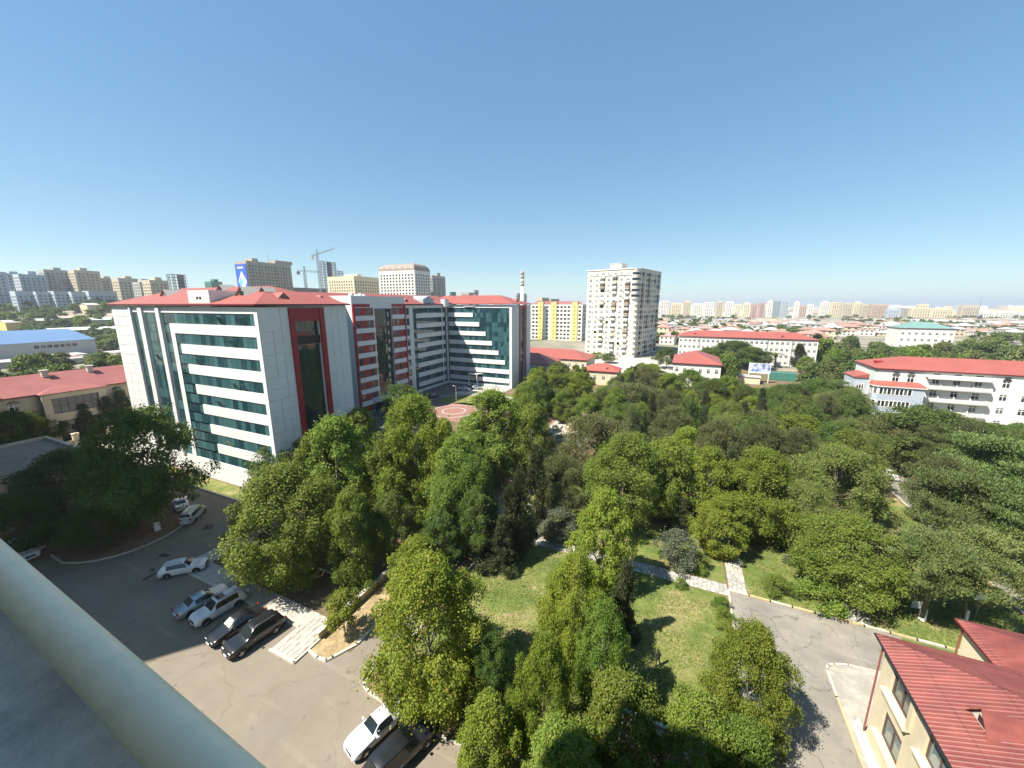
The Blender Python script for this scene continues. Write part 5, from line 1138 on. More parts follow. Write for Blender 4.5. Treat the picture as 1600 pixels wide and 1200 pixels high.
dm, D_ = corner_block('domed_tower', 'cream tower with a rounded mansard roof behind the striped block', 595, 650, 674, 422, 420, white_wall, pitch=4.2, top=False, ww=2.3, wh=2.0, glassm=mat('dark loggia', (.05, .045, .04), .7, .1, 1))
x0, x1, y0, y1, zb, zt = D_; w, d, h = x1 - x0, y1 - y0, zt - zb
r = MB(); 
for k in range(5):
    a, b = k / 5, (k + 1) / 5; f_ = lambda s: (7 * (1 - math.cos(s * 1.35)), 9 * math.sin(s * 1.35) * .85)
    (i0, z0), (i1, z1) = f_(a), f_(b)
    P = lambda i, z: [(i, i, h + z), (w - i, i, h + z), (w - i, d - i, h + z), (i, d - i, h + z)]
    A, B = P(i0, z0), P(i1, z1)
    for q in range(4): r.quad(A[q], A[(q + 1) % 4], B[(q + 1) % 4], B[q])
r.quad(*B); r.build('roof', mat('brown grey mansard', (.24, .19, .16), .7, .15, .3), dm)
for q in range(6):
    g = MB(); xx = w * (q + .5) / 6; g.box(xx - 1.4, xx + 1.4, .6, 3.5, h + .5, h + 4.2); g.build('roof_dormer', cream, dm)
corner_block('apartment_block', 'dark grey block right of the domed tower', 674, 677, 697, 430, 460, grey_wall, pitch=3.4, bal=1)
for i, (pl, pc, pr, yt, m, lab) in enumerate(((703, 706, 713, 456, green_box, 'little green block above the roof of the right wing'), (721, 733, 740, 457, dark_brown, 'low dark block above the right wing, longer one'), (740, 742, 748, 453, grey_wall, 'low dark block above the right wing, taller one'), (838, 847, 858, 465, sand, 'pink brown block behind the yellow striped block, left one'), (858, 861, 874, 467, dark_brown, 'brown block behind the yellow striped block, right one'), (806, 808, 823, 458, bluegrey, 'grey block standing behind the chimney'))):
    corner_block('apartment_block', lab, pl, pc, pr, yt, 520, m, top=False)
# unfinished frames
def frame_block(label, pl, pc, pr, ytop, dist, steps=()):
    x1, y0 = WD(pc, dist); x0 = on_y(pl, y0); y1 = on_x(pr, x1); zb = hz(x1, y0); zt = ZD(ytop, dist); b = empty('concrete_frame', (x0, y0, zb), 0, label, 'building'); w, d, h = x1 - x0, y1 - y0, zt - zb
    sl_ = MB(); sl_.box(0, w, 0, d, 0, .35); me = sl_.mesh('floor_slab', scaffold); n = int(h / 3.4)
    for k in range(1, n + 1):
        s = 1.
        for lim, sc_ in steps:
            if k > n * lim: s = sc_
        inst(me, 'floor_slab', b, (0, 0, 3.4 * k), 0, (1, s, 1))
    c = MB()
    nx_, ny_ = max(2, int(w / 5)), max(2, int(d / 5))
    for i in range(nx_ + 1):
        for j in range(ny_ + 1):
            s = n
            for lim, sc_ in steps:
                if j / ny_ > sc_: s = int(n * lim); break
            X_, Y_ = w * i / nx_, d * j / ny_; c.box(X_ - .25, X_ + .25, Y_ - .25, Y_ + .25, -6, 3.4 * s)
    c.box(w * .35, w * .65, d * .3, d * .5, -6, h * .98); c.build('columns', scaffold, b, kind='stuff')
    return b
frame_block('dark unfinished concrete frame left of the blue banner tower', 268, 272, 318, 427, 460, ((.55, .6),))
frame_block('tall unfinished tower of bare floor slabs beside the crane', 505, 508, 540, 406, 520, ((.85, .7),))
corner_block('apartment_block', 'low unfinished brown row under the cranes', 455, 460, 512, 449, 480, scaffold, top=False, pitch=4)
def crane(label, px, ytop, dist, jl, jr, ang_, tilt):
    x, y = WD(px, dist); zb = hz(x, y) - 4; zt = ZD(ytop, dist); b = empty('tower_crane', (x, y, zb), ang_, label, 'crane'); h = zt - zb - 7; s = 1.0; m = MB()
    for sx in (-s, s):
        for sy in (-s, s): m.beam((sx, sy, 0), (sx, sy, h), .28)
    k = 0.
    while k < h - 2:
        for a, c in (((-s, -s), (s, -s)), ((s, -s), (s, s)), ((s, s), (-s, s)), ((-s, s), (-s, -s))): m.beam((*a, k), (*c, k + 2), .2)
        k += 2.
    m.build('mast', mat('crane paint', (.20, .24, .24), .5, .1, 1) if 'crane paint' not in bpy.data.materials else bpy.data.materials['crane paint'], b); P_ = bpy.data.materials['crane paint']
    j = MB(); e = lambda u: (u, 0, h + 1 + u * tilt)
    for o_ in ((0, -.8, 0), (0, .8, 0), (0, 0, 1.7)): j.beam(Vector(e(-jl)) + Vector(o_), Vector(e(jr)) + Vector(o_), .22)
    u = -jl
    while u < jr - 2: j.beam(Vector(e(u)) + Vector((0, -.8, 0)), Vector(e(u + 2)) + Vector((0, 0, 1.7)), .18); j.beam(Vector(e(u + 2)) + Vector((0, .8, 0)), Vector(e(u)) + Vector((0, 0, 1.7)), .18); u += 2.
    j.build('jib', P_, b); t = MB(); t.beam((0, 0, h), (0, 0, h + 7), 1.1); t.beam((0, 0, h + 7), e(jr * .7), .14); t.beam((0, 0, h + 7), e(-jl * .9), .14); t.build('tower_top', P_, b)
    c = MB(); q = e(-jl + 1); c.box(q[0] - 1.4, q[0] + 1.4, -1.1, 1.1, q[2] - 3.2, q[2]); c.build('counterweight', concrete, b)
crane('taller tower crane beside the unfinished tower', 503, 390, 500, 8, 24, rad(20), .28)
crane('lower tower crane between banner tower and unfinished tower', 481, 416, 450, 8, 20, rad(24), -.05)
xc, yc = WD(816, 330); ch = empty('chimney', (xc, yc, 0), 0, 'tall pale banded chimney behind the right wing', 'chimney'); ht = ZD(424, 330)
g = MB(); g.tube([(0, 0, 0), (0, 0, ht - 12)], [2.5, 1.5], 16); g.build('shaft', white_wall, ch, True)
for i, (a, m) in enumerate(((12, dark_brown), (9, white_wall), (6, dark_brown), (3, dark_brown))): g = MB(); g.tube([(0, 0, ht - a), (0, 0, ht - a + 3)], [1.52, 1.5], 16); g.build('band', m, ch, True)
# right hand skyline
mats_r = dict(w=white_wall, c=cream, s=sand, g=grey_wall, b=bluegrey, t=mat('dark teal wall', (.24, .29, .30), .7, .1, .2), o=mat('brick orange wall', (.42, .31, .23), .85, .1, .2), y=mat('pale yellow wall', (.60, .54, .38), .85, .1, .2), r=mat('red brown wall', (.38, .25, .21), .85, .1, .2))
COLN = dict(w='white', c='cream', s='sand coloured', g='grey', b='pale blue grey', t='dark teal', o='brick orange', y='pale yellow', r='red brown')
sky_r = [(1024, 1034, 473, 'w'), (1034, 1046, 470, 'w'), (1049, 1066, 473, 'c'), (1068, 1080, 471, 's'), (1083, 1099, 474, 'w'), (1101, 1116, 472, 'w'), (1119, 1131, 472, 's'), (1134, 1146, 471, 'w'), (1149, 1159, 475, 'y'), (1162, 1173, 474, 'y'), (1175, 1185, 475, 'r'), (1187, 1196, 473, 'r'), (1200, 1208, 471, 'w'), (1208, 1221, 470, 't'), (1222, 1233, 470, 'b'), (1243, 1250, 472, 'w'), (1252, 1262, 477, 'o'), (1264, 1272, 475, 'w'), (1284, 1297, 472, 'w'), (1300, 1316, 472, 'c'), (1318, 1334, 473, 's'), (1335, 1348, 473, 'c'), (1349, 1361, 475, 's'), (1363, 1388, 475, 'o'), (1390, 1409, 483, 'b'), (1409, 1424, 481, 'g'), (1427, 1458, 481, 'c'), (1459, 1494, 483, 'c'), (1449, 1464, 475, 'c'), (1505, 1533, 477, 's'), (1540, 1560, 488, 'w'), (1566, 1590, 486, 'w'), (1598, 1625, 487, 'w')]
for i, (a, b, yt, c) in enumerate(sky_r):
    dist = (930, 1010, 960, 1080, 980)[i % 5] if b < 1380 else (860, 900)[i % 2]; x1, y0 = WD(b, dist); x0 = on_y(a, y0)
    ORD = 'first second third fourth fifth sixth seventh eighth ninth tenth eleventh twelfth thirteenth fourteenth fifteenth sixteenth seventeenth eighteenth nineteenth'.split()
    nb_ = '%s block on the right skyline, %s' % (COLN[c], ORD[i] + ' counted from the tower block' if i < 17 else ORD[len(sky_r) - 1 - i] + ' counted from the right edge')
    zb = hz(x1, y0)
    if i == 28: y0 += 30
    skyblock('apartment_block', nb_, x0, x1, y0, y0 + 16, zb, ZD(yt, dist), mats_r[c], pitch=4.2, ww=2.2, fh=3.3, top=i % 3 == 0, faces='fl', group='blocks on the far right skyline', seed=i)
xa, ya = WD(1532, 858); am_ = empty('antenna_mast', (xa, ya, hz(xa, ya)), 0, 'thin antenna mast beside the striped tower at far right', 'mast'); g = MB(); g.tube([(0, 0, 0), (0, 0, ZD(462, 858) + 4)], [1.0, .35], 6); g.build('pole', grey_metal, am_)
# far, faint second row of the town on the horizon
r = random.Random(77); fr_ = MB()
for k in range(230):
    px = r.uniform(690, 1640); dist = r.uniform(1150, 2600); x, y = WD(px, dist); w = r.uniform(14, 60); hh = r.choice((9, 15, 15, 28, 34)) * (.8 if px > 1400 else 1); fr_.box(x, x + w, y, y + 14, -6, hh - 4, r.randrange(4))
o = fr_.build('distant_town', [white_wall, cream, sand, bluegrey]); o['kind'] = 'stuff'; o['label'] = 'distant pale town blocks along the horizon'

# low houses of the town between wood and skyline
HM = []
for i, (wm, rm) in enumerate(((white_wall, pale_roof), (cream, pink_roof), (white_wall, pink_roof), (sand, pale_roof), (grey_wall, pale_roof), (cream, mat('brown roof', (.24, .16, .12), .8, .2, .1)))):
    for fl in (0, 1):
        m, g = MB(), 3.2 if fl == 0 else 6.0
        ops = [(1 + 3 * q, 2.3 + 3 * q, 1 + 3 * k, 2.4 + 3 * k) for q in range(3) for k in range(fl + 1)]
        mg_ = MB(); facade(m, mg_, (0, 0, 0), (1, 0, 0), 10, g, ops, .2); facade(m, None, (10, 0, 0), (0, 1, 0), 9, g, []); facade(m, None, (10, 9, 0), (-1, 0, 0), 10, g, []); facade(m, mg_, (0, 9, 0), (0, -1, 0), 9, g, ops[:3], .2)
        n0 = len(m.f); off = len(m.v); m.v += mg_.v; m.f += [tuple(off + q for q in f_) for f_ in mg_.f]; m.m += [2] * len(mg_.f)
        if i % 2: hip_roof(m, 0, 10, 0, 9, g + .2, g + 2.2, .5, 1, 1)
        else: m.box(-.3, 10.3, -.3, 9.3, g, g + .25, 1)
        HM.append((m.mesh('house', [wm, rm, glass_dark_j]), ('white', 'cream', 'white', 'sand coloured', 'grey', 'cream')[i], ('pale flat', 'faded red hipped', 'faded red', 'brownish hipped', 'pale flat', 'brown hipped')[i] if False else ('pale flat', 'faded red', 'pale red flat', 'pale hipped', 'pale sheet', 'brown hipped')[i], ('one storey', 'two storey')[fl]))
pts = []
r = random.Random(21)
for _ in range(9000):
    px = r.uniform(1020, 1640); dist = 290 * (840 / 290) ** r.random(); x, y = WD(px, dist)
    if px < 1290 and dist < 300: continue
    if 1290 <= px and dist < 380: continue
    if any(abs(x - a) < 12 and abs(y - b) < 12 for a, b, _ in pts): continue
    pts.append((x, y, dist))
    if len(pts) > 780: break
pts.sort(key=lambda p: p[2]); rest = MB()
for i, (x, y, dist) in enumerate(pts):
    zb = hz(x, y); s = r.uniform(.8, 1.35); me, cw, cr_, st = HM[r.randrange(len(HM))]
    if i < 290:
        o = bpy.data.objects.new('house', me); COL.objects.link(o); o.location = (x, y, zb); o.scale = (s * r.uniform(.8, 1.5), s, s); o.rotation_euler.z = r.choice((0, 0, .1, -.15))
        tag(o, '%s %s house with %s roof in the low town' % (cw, st, cr_), 'house', 'houses of the low town, %s %s %s' % (cw, st, cr_))
    else:
        k = r.randrange(3); hh = r.choice((3.2, 3.2, 6)); rest.box(x, x + 11 * s, y, y + 9 * s, zb - 1, zb + hh, k); rest.box(x - .3, x + 11 * s + .3, y - .3, y + 9 * s + .3, zb + hh, zb + hh + .3, 3 + r.randrange(3))
o = rest.build('houses', [white_wall, cream, sand, pale_roof, pink_roof, pale_roof]); o['kind'] = 'stuff'; o['label'] = 'remaining tiny houses of the low town'
r = random.Random(5); n = 0
for _ in range(2500):
    px = r.uniform(1020, 1640); dist = 300 * (900 / 300) ** r.random(); x, y = WD(px, dist)
    cl = math.sin(x * .021 + 1) + math.sin(y * .027 + x * .011)
    if cl < .5 or any(abs(x - a - 5) < 7 and abs(y - b - 4) < 7 for a, b, _ in pts): continue
    if n >= 90: break
    tree('far', x, y, r.uniform(3.5, 6), r.uniform(6, 10), 'dark tree among the small houses of the low town', 'trees among the houses of the low town', hz(x, y)); n += 1
    if n >= 90: break
for i, (px, dist, L, d) in enumerate(((1480, 640, 60, 22), (1528, 600, 75, 20), (1590, 590, 80, 20), (1438, 690, 40, 16), (1190, 560, 42, 14), (1240, 600, 30, 14))):
    x, y = WD(px, dist); q = empty('warehouse', (x, y, hz(x, y)), 0, 'long white roofed shed among the low houses, %s' % ['nearest the striped tower', 'right of the middle', 'at the right edge', 'left of the striped tower', 'behind the school roof', 'small, above the school roof end'][i], 'warehouse'); g = MB(); g.box(0, L, 0, d, 0, 5); g.build('wall', white_wall, q); g = MB(); g.quad((-.5, -.5, 5), (L + .5, -.5, 5), (L + .5, d / 2, 7.5), (-.5, d / 2, 7.5)); g.quad((-.5, d / 2, 7.5), (L + .5, d / 2, 7.5), (L + .5, d + .5, 5), (-.5, d + .5, 5)); g.build('roof', white_paint, q)
# ---- left middle distance: sheds, blue roofed hall, villas behind trees
def shed(label, x0, x1, y0, y1, zt, zr, wm, rm, along='y', z=0):
    q = empty('hall', (x0, y0, z), 0, label, 'warehouse'); w, d = x1 - x0, y1 - y0; g = MB(); walls(g, None, 0, w, 0, d, -3, zt); g.poly([(0, 0, zt), (w, 0, zt), (w / 2, 0, zr)]) if along == 'y' else g.poly([(w, 0, zt), (w, d, zt), (w, d / 2, zr)]); g.build('wall', wm, q); g = MB(); e = .6
    if along == 'y': g.quad((w + e, -e, zt - .1), (w + e, d + e, zt - .1), (w / 2, d + e, zr + .05), (w / 2, -e, zr + .05)); g.quad((w / 2, -e, zr + .05), (w / 2, d + e, zr + .05), (-e, d + e, zt - .1), (-e, -e, zt - .1))
    else: g.quad((-e, -e, zt - .1), (w + e, -e, zt - .1), (w + e, d / 2, zr), (-e, d / 2, zr)); g.quad((-e, d / 2, zr), (w + e, d / 2, zr), (w + e, d + e, zt - .1), (-e, d + e, zt - .1))
    g.build('roof', rm, q); return q
hall_wall = mat('grey hall cladding', (.44, .44, .42), .7, .1, .2)
bh = shed('large grey hall with a bright blue roof at left', -420, -345, 20, 116, 9.0, 14.5, hall_wall, blue_roof)
g = MB()
for k in range(14): g.quad((75.05, 2 + 3.0 * k, 2.2), (75.05, 4.2 + 3.0 * k, 2.2), (75.05, 4.2 + 3.0 * k, 4.2), (75.05, 2 + 3.0 * k, 4.2))
for k in range(7): g.quad((75.05, 70 + 2.6 * k, 5.2), (75.05, 72 + 2.6 * k, 5.2), (75.05, 72 + 2.6 * k, 7.0), (75.05, 70 + 2.6 * k, 7.0))
g.build('windows', glass_dark_j, bh, kind='stuff')
for i, (pa, pb, py, x1, zt_, rm, wm) in enumerate(((12, 64, 506, -430, 6, white_paint, grey_wall), (72, 178, 505, -440, 6, white_paint, grey_wall), (0, 32, 493, -520, 7, pale_roof, yellow), (34, 90, 491, -515, 5, pale_roof, dark_brown), (92, 118, 493, -500, 6, dark_brown, mat('navy wall', (.04, .05, .13), .7, .1, .3)), (140, 178, 499, -470, 5, white_paint, grey_wall), (40, 82, 519, -400, 4, pale_roof, dark_brown), (135, 156, 488, -540, 7, pale_roof, cream))):
    ya, yb_ = on_x(pa, x1), on_x(pb, x1); zz_ = hz(x1, (ya + yb_) / 2)
    shed('long low shed below the left skyline, %s' % ['white roofed left one', 'white roofed right one', 'yellow walled', 'brown walled', 'navy walled', 'white roofed behind the office corner', 'just behind the blue roof', 'cream walled near the skyline'][i], x1 - 20, x1, ya, yb_, zt_, zt_ + 1.6, wm, rm, 'y', zz_)
r = random.Random(9); n = 0
for _ in range(3000):
    x = r.uniform(-640, -300); y = r.uniform(60, 420); px, py, _z = proj(x, y, hz(x, y) + 6)
    if not -40 < px < 185 or FW(x, y) < 250 or (-425 < x < -335 and y < 122): continue
    if math.sin(x * .03) + math.sin(y * .035 + 2) < -.4: continue
    if any((x - a) ** 2 + (y - b) ** 2 < 55 for a, b, c, d in TREES): continue
    tree('far', x, y, r.uniform(3.5, 7), r.uniform(6, 10), 'dark tree between the low sheds under the left skyline', 'trees between the sheds at left', hz(x, y)); n += 1
    if n > 60: break
r = random.Random(19)
for i in range(14):
    x, y = r.uniform(-335, -240), r.uniform(60, 150); px, py, _z = proj(x, y, 5)
    me, cw, cr_, st = HM[(4 * i) % len(HM)]
    o = bpy.data.objects.new('house', me); COL.objects.link(o); o.location = (x, y, 0); o.scale = (1.4, 1.2, .9)
    tag(o, '%s %s house with %s roof near the blue hall' % (cw, st, cr_), 'house', 'houses by the blue roofed hall, %s %s' % (cw, cr_))
# remaining small trees of the town and the sheds, one mass
def far_mass(name, label, spots, m, seed):
    rng = np.random.default_rng(seed); V = []
    for x, y, r_, h, z in spots:
        n = 420; C = np.column_stack([rng.normal(size=12) * r_ * .45, rng.normal(size=12) * r_ * .45, h * (.35 + .45 * rng.random(12))]); v, q = leaf_cloud(rng, n, C, np.full(12, r_ * .42), np.array([0, 0, h * .4]), 1.3, .8, .8, .5)
        V.append(v + np.array([x, y, z]))
    V = np.concatenate(V); o = bpy.data.objects.new(name, np_mesh(name, V, np.arange(len(V)).reshape(-1, 4), m)); COL.objects.link(o); o['kind'] = 'stuff'; o['label'] = label
r = random.Random(55); sp_ = []
for _ in range(6000):
    px = r.uniform(1020, 1640); dist = 300 * (1000 / 300) ** r.random(); x, y = WD(px, dist); cl = math.sin(x * .021 + 1) + math.sin(y * .027 + x * .011)
    if cl < .35 or any((x - a[0]) ** 2 + (y - a[1]) ** 2 < 40 for a in TREES) or any(abs(x - a - 5) < 8 and abs(y - b - 4) < 8 for a, b, _ in pts): continue
    sp_.append((x, y, r.uniform(3.5, 6.5), r.uniform(6, 10), hz(x, y)))
    if len(sp_) > 170: break
far_mass('distant_trees', 'small dark trees scattered through the low town', sp_, L_BROAD, 1)
sp_ = []
for _ in range(5000):
    x = r.uniform(-640, -300); y = r.uniform(60, 520); px, py, _z = proj(x, y, hz(x, y) + 6)
    if not -40 < px < 330 or FW(x, y) < 250 or (-428 < x < -333 and y < 124): continue
    if any((x - a[0]) ** 2 + (y - a[1]) ** 2 < 45 for a in TREES): continue
    sp_.append((x, y, r.uniform(3.5, 7), r.uniform(5, 9), hz(x, y)))
    if len(sp_) > 150: break
far_mass('distant_trees', 'small dark trees between the sheds below the left skyline', sp_, L_BROAD, 2)

# grass blades standing on the mown lawns
def grass(name, label, boxes, per_m2, seed, h=.10):
    rng = np.random.default_rng(seed); V = []
    for x0, x1, y0, y1 in boxes:
        n = int((x1 - x0) * (y1 - y0) * per_m2); p = np.column_stack([rng.uniform(x0, x1, n), rng.uniform(y0, y1, n), np.full(n, .012)])
        keep = (np.sin(p[:, 0] * 1.3 + np.sin(p[:, 1] * .9) * 2) + np.sin(p[:, 1] * 1.1 + 2 + np.sin(p[:, 0] * .7)) + rng.normal(size=n) * 1.1) > -.6; p = p[keep]; n = len(p)
        a = rng.random(n) * 6.283; t = np.column_stack([np.cos(a), np.sin(a), np.zeros(n)]) * (.05 + .07 * rng.random((n, 1))); u = np.column_stack([rng.normal(size=n) * .05, rng.normal(size=n) * .05, h * (.5 + rng.random(n))])
        V.append(np.stack([p - t, p + t, p + t * .5 + u, p - t * .5 + u], 1).reshape(-1, 3))
    V = np.concatenate(V); o = bpy.data.objects.new(name, np_mesh(name, V, np.arange(len(V)).reshape(-1, 4), leaf_mat('grass blades', (.110, .160, .030), (.235, .240, .080), .35))); COL.objects.link(o); o['kind'] = 'stuff'; o['label'] = label
grass('grass', 'short grass with dry patches on the lawns', [(-20, 6.3, 21, 42.2), (8.8, 33, 43.8, 60)], 70, 3, .055)

# ================================================================ CARS
def paint(name, col, metal=.0, rough=.28): return mat(name, col, rough, .03, .8, metal=metal, spec=.5, coat=.6)
P_WHITE = paint('white car paint', (.56, .57, .58)); P_SILVER = paint('silver car paint', (.34, .40, .43), .6, .32); P_BLACK = paint('black car paint', (.012, .013, .015)); P_GREY = paint('grey van paint', (.36, .40, .42), .2, .4)
car_glass = mat('car glass', (.010, .014, .016), .06, .02, 1, spec=.8); chrome = mat('chrome', (.55, .56, .57), .18, .03, 1, metal=1.); plastic = mat('black plastic', (.02, .02, .021), .6, .05, 2)
lamp_m = mat('headlight glass', (.62, .64, .66), .12, .05, 3, spec=.7); tail_m = mat('tail light', (.36, .015, .015), .2, .05, 3); plate_m = mat('number plate', (.75, .75, .73), .5, .03, 3); shade_m = mat('cardboard sunshade', (.50, .44, .33), .8, .1, 3)
rim_m = mat('alloy rim', (.38, .39, .40), .3, .05, 4, metal=.8)
SHAPES = dict(   # x (fraction of length, -rear +front), hood/roof height, half width at top ; belt height
    suv=dict(L=4.75, w=.95, belt=1.02, st=[(-.5, .78, .70), (-.485, 1.05, .78), (-.455, 1.12, .78), (-.40, 1.62, .62), (-.33, 1.73, .64), (-.05, 1.76, .66), (.06, 1.70, .65), (.205, 1.10, .80), (.24, 1.06, .80), (.42, 1.00, .76), (.475, .86, .70), (.5, .66, .62)], side=(-.39, .13), wh=.37),
    sedan=dict(L=4.6, w=.9, belt=.93, st=[(-.5, .72, .68), (-.48, .96, .76), (-.34, 1.00, .74), (-.31, 1.02, .72), (-.175, 1.38, .55), (-.08, 1.45, .57), (.04, 1.42, .57), (.17, .99, .74), (.2, .95, .76), (.42, .83, .72), (.48, .70, .64), (.5, .55, .58)], side=(-.24, .12), wh=.33),
    wagon=dict(L=4.7, w=.92, belt=.98, st=[(-.5, .74, .70), (-.485, .98, .78), (-.46, 1.06, .76), (-.39, 1.50, .6), (-.30, 1.60, .62), (-.05, 1.63, .64), (.05, 1.58, .62), (.19, 1.05, .78), (.225, 1.0, .78), (.42, .92, .74), (.48, .80, .66), (.5, .62, .6)], side=(-.37, .13), wh=.35),
    van=dict(L=4.9, w=.96, belt=1.15, st=[(-.5, .6, .80), (-.495, 1.15, .84), (-.485, 1.5, .80), (-.47, 1.92, .74), (-.40, 2.0, .76), (.0, 2.02, .77), (.20, 1.95, .75), (.335, 1.25, .82), (.36, 1.18, .82), (.45, 1.02, .78), (.485, .85, .74), (.5, .6, .7)], side=(-.44, .26), wh=.34))
def car(label, kind, px, py, heading, m, cat='car', rails=False, sunroof=False, sunshade=False, loc=None, scale=1., tint=None, open_door=False, plates=True):
    S = SHAPES[kind]; L, w, belt = S['L'], S['w'], S['belt']; x, y = loc or W(px, py, .7)
    e = empty('parked_van' if kind == 'van' else 'parked_car', (x, y, .012), heading, label, cat, 'cars parked in the lot'); e.scale = (scale,) * 3
    st = [(a * L, h, tw * (w / .95)) for a, h, tw in S['st']]; sill = .27
    # stations refined
    fine = []
    for (a, h, t), (a2, h2, t2) in zip(st, st[1:]):
        n = max(1, int((a2 - a) / .22))
        for k in range(n): s = k / n; fine.append((a + (a2 - a) * s, h + (h2 - h) * s, t + (t2 - t) * s))
    fine.append(st[-1])
    def ring(a, h, t):
        u = abs(a) / (L / 2); ww = w * (1 - .16 * max(0, (u - .72) / .28) ** 2.); zs = sill + .12 * max(0, (u - .85) / .15)
        b = min(belt - .03 * u, h - .02); pts_ = [(ww * .90, zs), (ww, zs + (b - zs) * .35), (ww * .995, zs + (b - zs) * .72), (ww * .955, b)]
        tw = min(t, ww * .93)
        g = h - b > .2
        pts_ += [(ww * .955 + (tw - ww * .955) * .5, b + (h - b) * .52), (tw, b + (h - b) * .93), (tw * .82, h), (0, h + .025)] if g else [(ww * .94, b + (h - b) * .4), (tw * 1.02, b + (h - b) * .75), (tw * .8, h), (0, h + .02)]
        return pts_
    body, gl = MB(), MB(); R_ = [ring(*f_) for f_ in fine]; s0, s1 = S['side'][0] * L, S['side'][1] * L
    def pt(i, j, s, off=0.): p = R_[i][j]; return (fine[i][0], s * (p[0] + off), p[1])
    for i in range(len(fine) - 1):
        for j in range(7):
            for s in (1, -1):
                q = [pt(i, j, s), pt(i + 1, j, s), pt(i + 1, j + 1, s), pt(i, j + 1, s)]
                body.quad(*(q if s < 0 else q[::-1]))
    for i, s in ((0, 1), (len(fine) - 1, -1)):
        ring_ = [pt(i, j, 1) for j in range(8)] + [pt(i, j, -1) for j in range(6, -1, -1)]; body.poly(ring_ if s > 0 else ring_[::-1])
    body.quad((-L / 2, -w * .8, sill), (-L / 2, w * .8, sill), (L / 2, w * .8, sill), (L / 2, -w * .8, sill))
    bo = body.build('body', m, e); mb_ = bo.modifiers.new('w', 'WELD'); mb_.merge_threshold = .002
    for p in bo.data.polygons: p.use_smooth = True
    sm_ = bo.modifiers.new('s', 'EDGE_SPLIT'); sm_.split_angle = rad(38)
    # glass: follows the body loft, a hair proud
    def strip(name, i0, i1, j0, j1, sides, trim=.05, m_=car_glass, off=.008):
        g = MB()
        for s in sides:
            for i in range(i0, i1):
                for j in range(j0, j1):
                    q = []
                    for (ii, jj) in ((i, j), (i + 1, j), (i + 1, j + 1), (i, j + 1)):
                        p = Vector(pt(ii, jj, s)); q.append(p)
                    n_ = (q[1] - q[0]).cross(q[3] - q[0]).normalized()
                    if n_.dot(Vector((0, s, .6))) < 0 and j1 < 8 and abs(n_.y) > .2 or n_.z < -.2: n_ = -n_
                    if s < 0 and n_.y > .2 or s > 0 and n_.y < -.2: n_ = -n_
                    g.quad(*[p + n_ * off for p in q])
        return g.build(name, m_, e, True) if g.f else None
    ii = [i for i, f_ in enumerate(fine) if s0 <= f_[0] <= s1]; a, b = ii[0], ii[-1]; mid = (a + b) // 2
    def side_window(i0, i1, s):
        g = MB()
        for i in range(i0, i1):
            q = []
            for k_, jj, fr_ in ((i, 3, .12), (i + 1, 3, .12), (i + 1, 5, -.10), (i, 5, -.10)):
                lo, hi = Vector(pt(k_, 3, s)), Vector(pt(k_, 5, s)); base = lo if jj == 3 else hi; p = base + (hi - lo) * fr_
                if fine[k_][1] - R_[k_][3][1] < .22 and jj == 5: p = lo + (hi - lo) * .5
                q.append(p + Vector((0, s * .018, .012)))
            g.quad(*q)
        g.build('side_window', car_glass, e)
    third = [a, a + (b - a) // 3, a + 2 * (b - a) // 3, b]
    for s in (1, -1):
        for k_ in range(3 if kind in ('suv', 'wagon', 'van') else 2):
            v_ = third if kind in ('suv', 'wagon', 'van') else [a, mid, b, b]
            if k_ < len(v_) - 1:
                i0, i1 = v_[k_], v_[k_ + 1]
                if i1 > i0: side_window(i0, i1, s)
    hs = [f_[1] for f_ in fine]; top = max(hs)
    def band(x0_, x1_): r_ = [i for i, f_ in enumerate(fine) if x0_ * L - 1e-4 <= f_[0] <= x1_ * L + 1e-4]; return r_[0], r_[-1]
    S_ = S['st']; wx = [(S_[k][0], S_[k + 1][0]) for k in range(len(S_) - 1) if S_[k][1] - S_[k + 1][1] > .3 and S_[k][0] > -.1][0]; rx = [(S_[k][0], S_[k + 1][0]) for k in range(len(S_) - 1) if S_[k + 1][1] - S_[k][1] > .28 and S_[k][0] < 0 and S_[k][1] > .9][-1]
    def screen(name, xr, shade=False):
        i0, i1 = band(*xr); g = MB()
        def P2(i, s, fr_): lo, hi = Vector(pt(i0, 5, s)), Vector(pt(i1, 5, s)); return lo + (hi - lo) * fr_
        for s in (1, -1):
            pass
        A = [Vector((pt(i0, 5, s)[0], pt(i0, 5, s)[1] * .93, fine[i0][1] - .01)) for s in (1, -1)]; B = [Vector((pt(i1, 5, s)[0], pt(i1, 5, s)[1] * .93, fine[i1][1] - .01)) for s in (1, -1)]
        n_ = Vector((B[0].z - A[0].z, 0, -(B[0].x - A[0].x))); n_ = (n_ if n_.z > 0 else -n_).normalized(); Cn = (A[0] + A[1]) / 2 + Vector((0, 0, .025)), (B[0] + B[1]) / 2 + Vector((0, 0, .025))
        f_ = lambda p, q, t: p + (q - p) * t
        a0, a1 = f_(A[0], B[0], .07), f_(A[0], B[0], .93); b0, b1 = f_(A[1], B[1], .07), f_(A[1], B[1], .93); c0, c1 = f_(Cn[0], Cn[1], .07), f_(Cn[0], Cn[1], .93)
        o_ = n_ * .03
        g.quad(a0 + o_, a1 + o_, c1 + o_, c0 + o_); g.quad(c0 + o_, c1 + o_, b1 + o_, b0 + o_); g.build(name, car_glass, e)
        if shade:
            g = MB(); o_ = n_ * .036; k_ = lambda p, q: p + (q - p) * .1
            g.quad(k_(a0, b0) + o_, k_(a1, b1) + o_, c1 + o_, c0 + o_); g.quad(c0 + o_, c1 + o_, k_(b1, a1) + o_, k_(b0, a0) + o_); g.build('sunshade', shade_m, e)
    screen('windshield', wx, sunshade); screen('rear_window', rx)
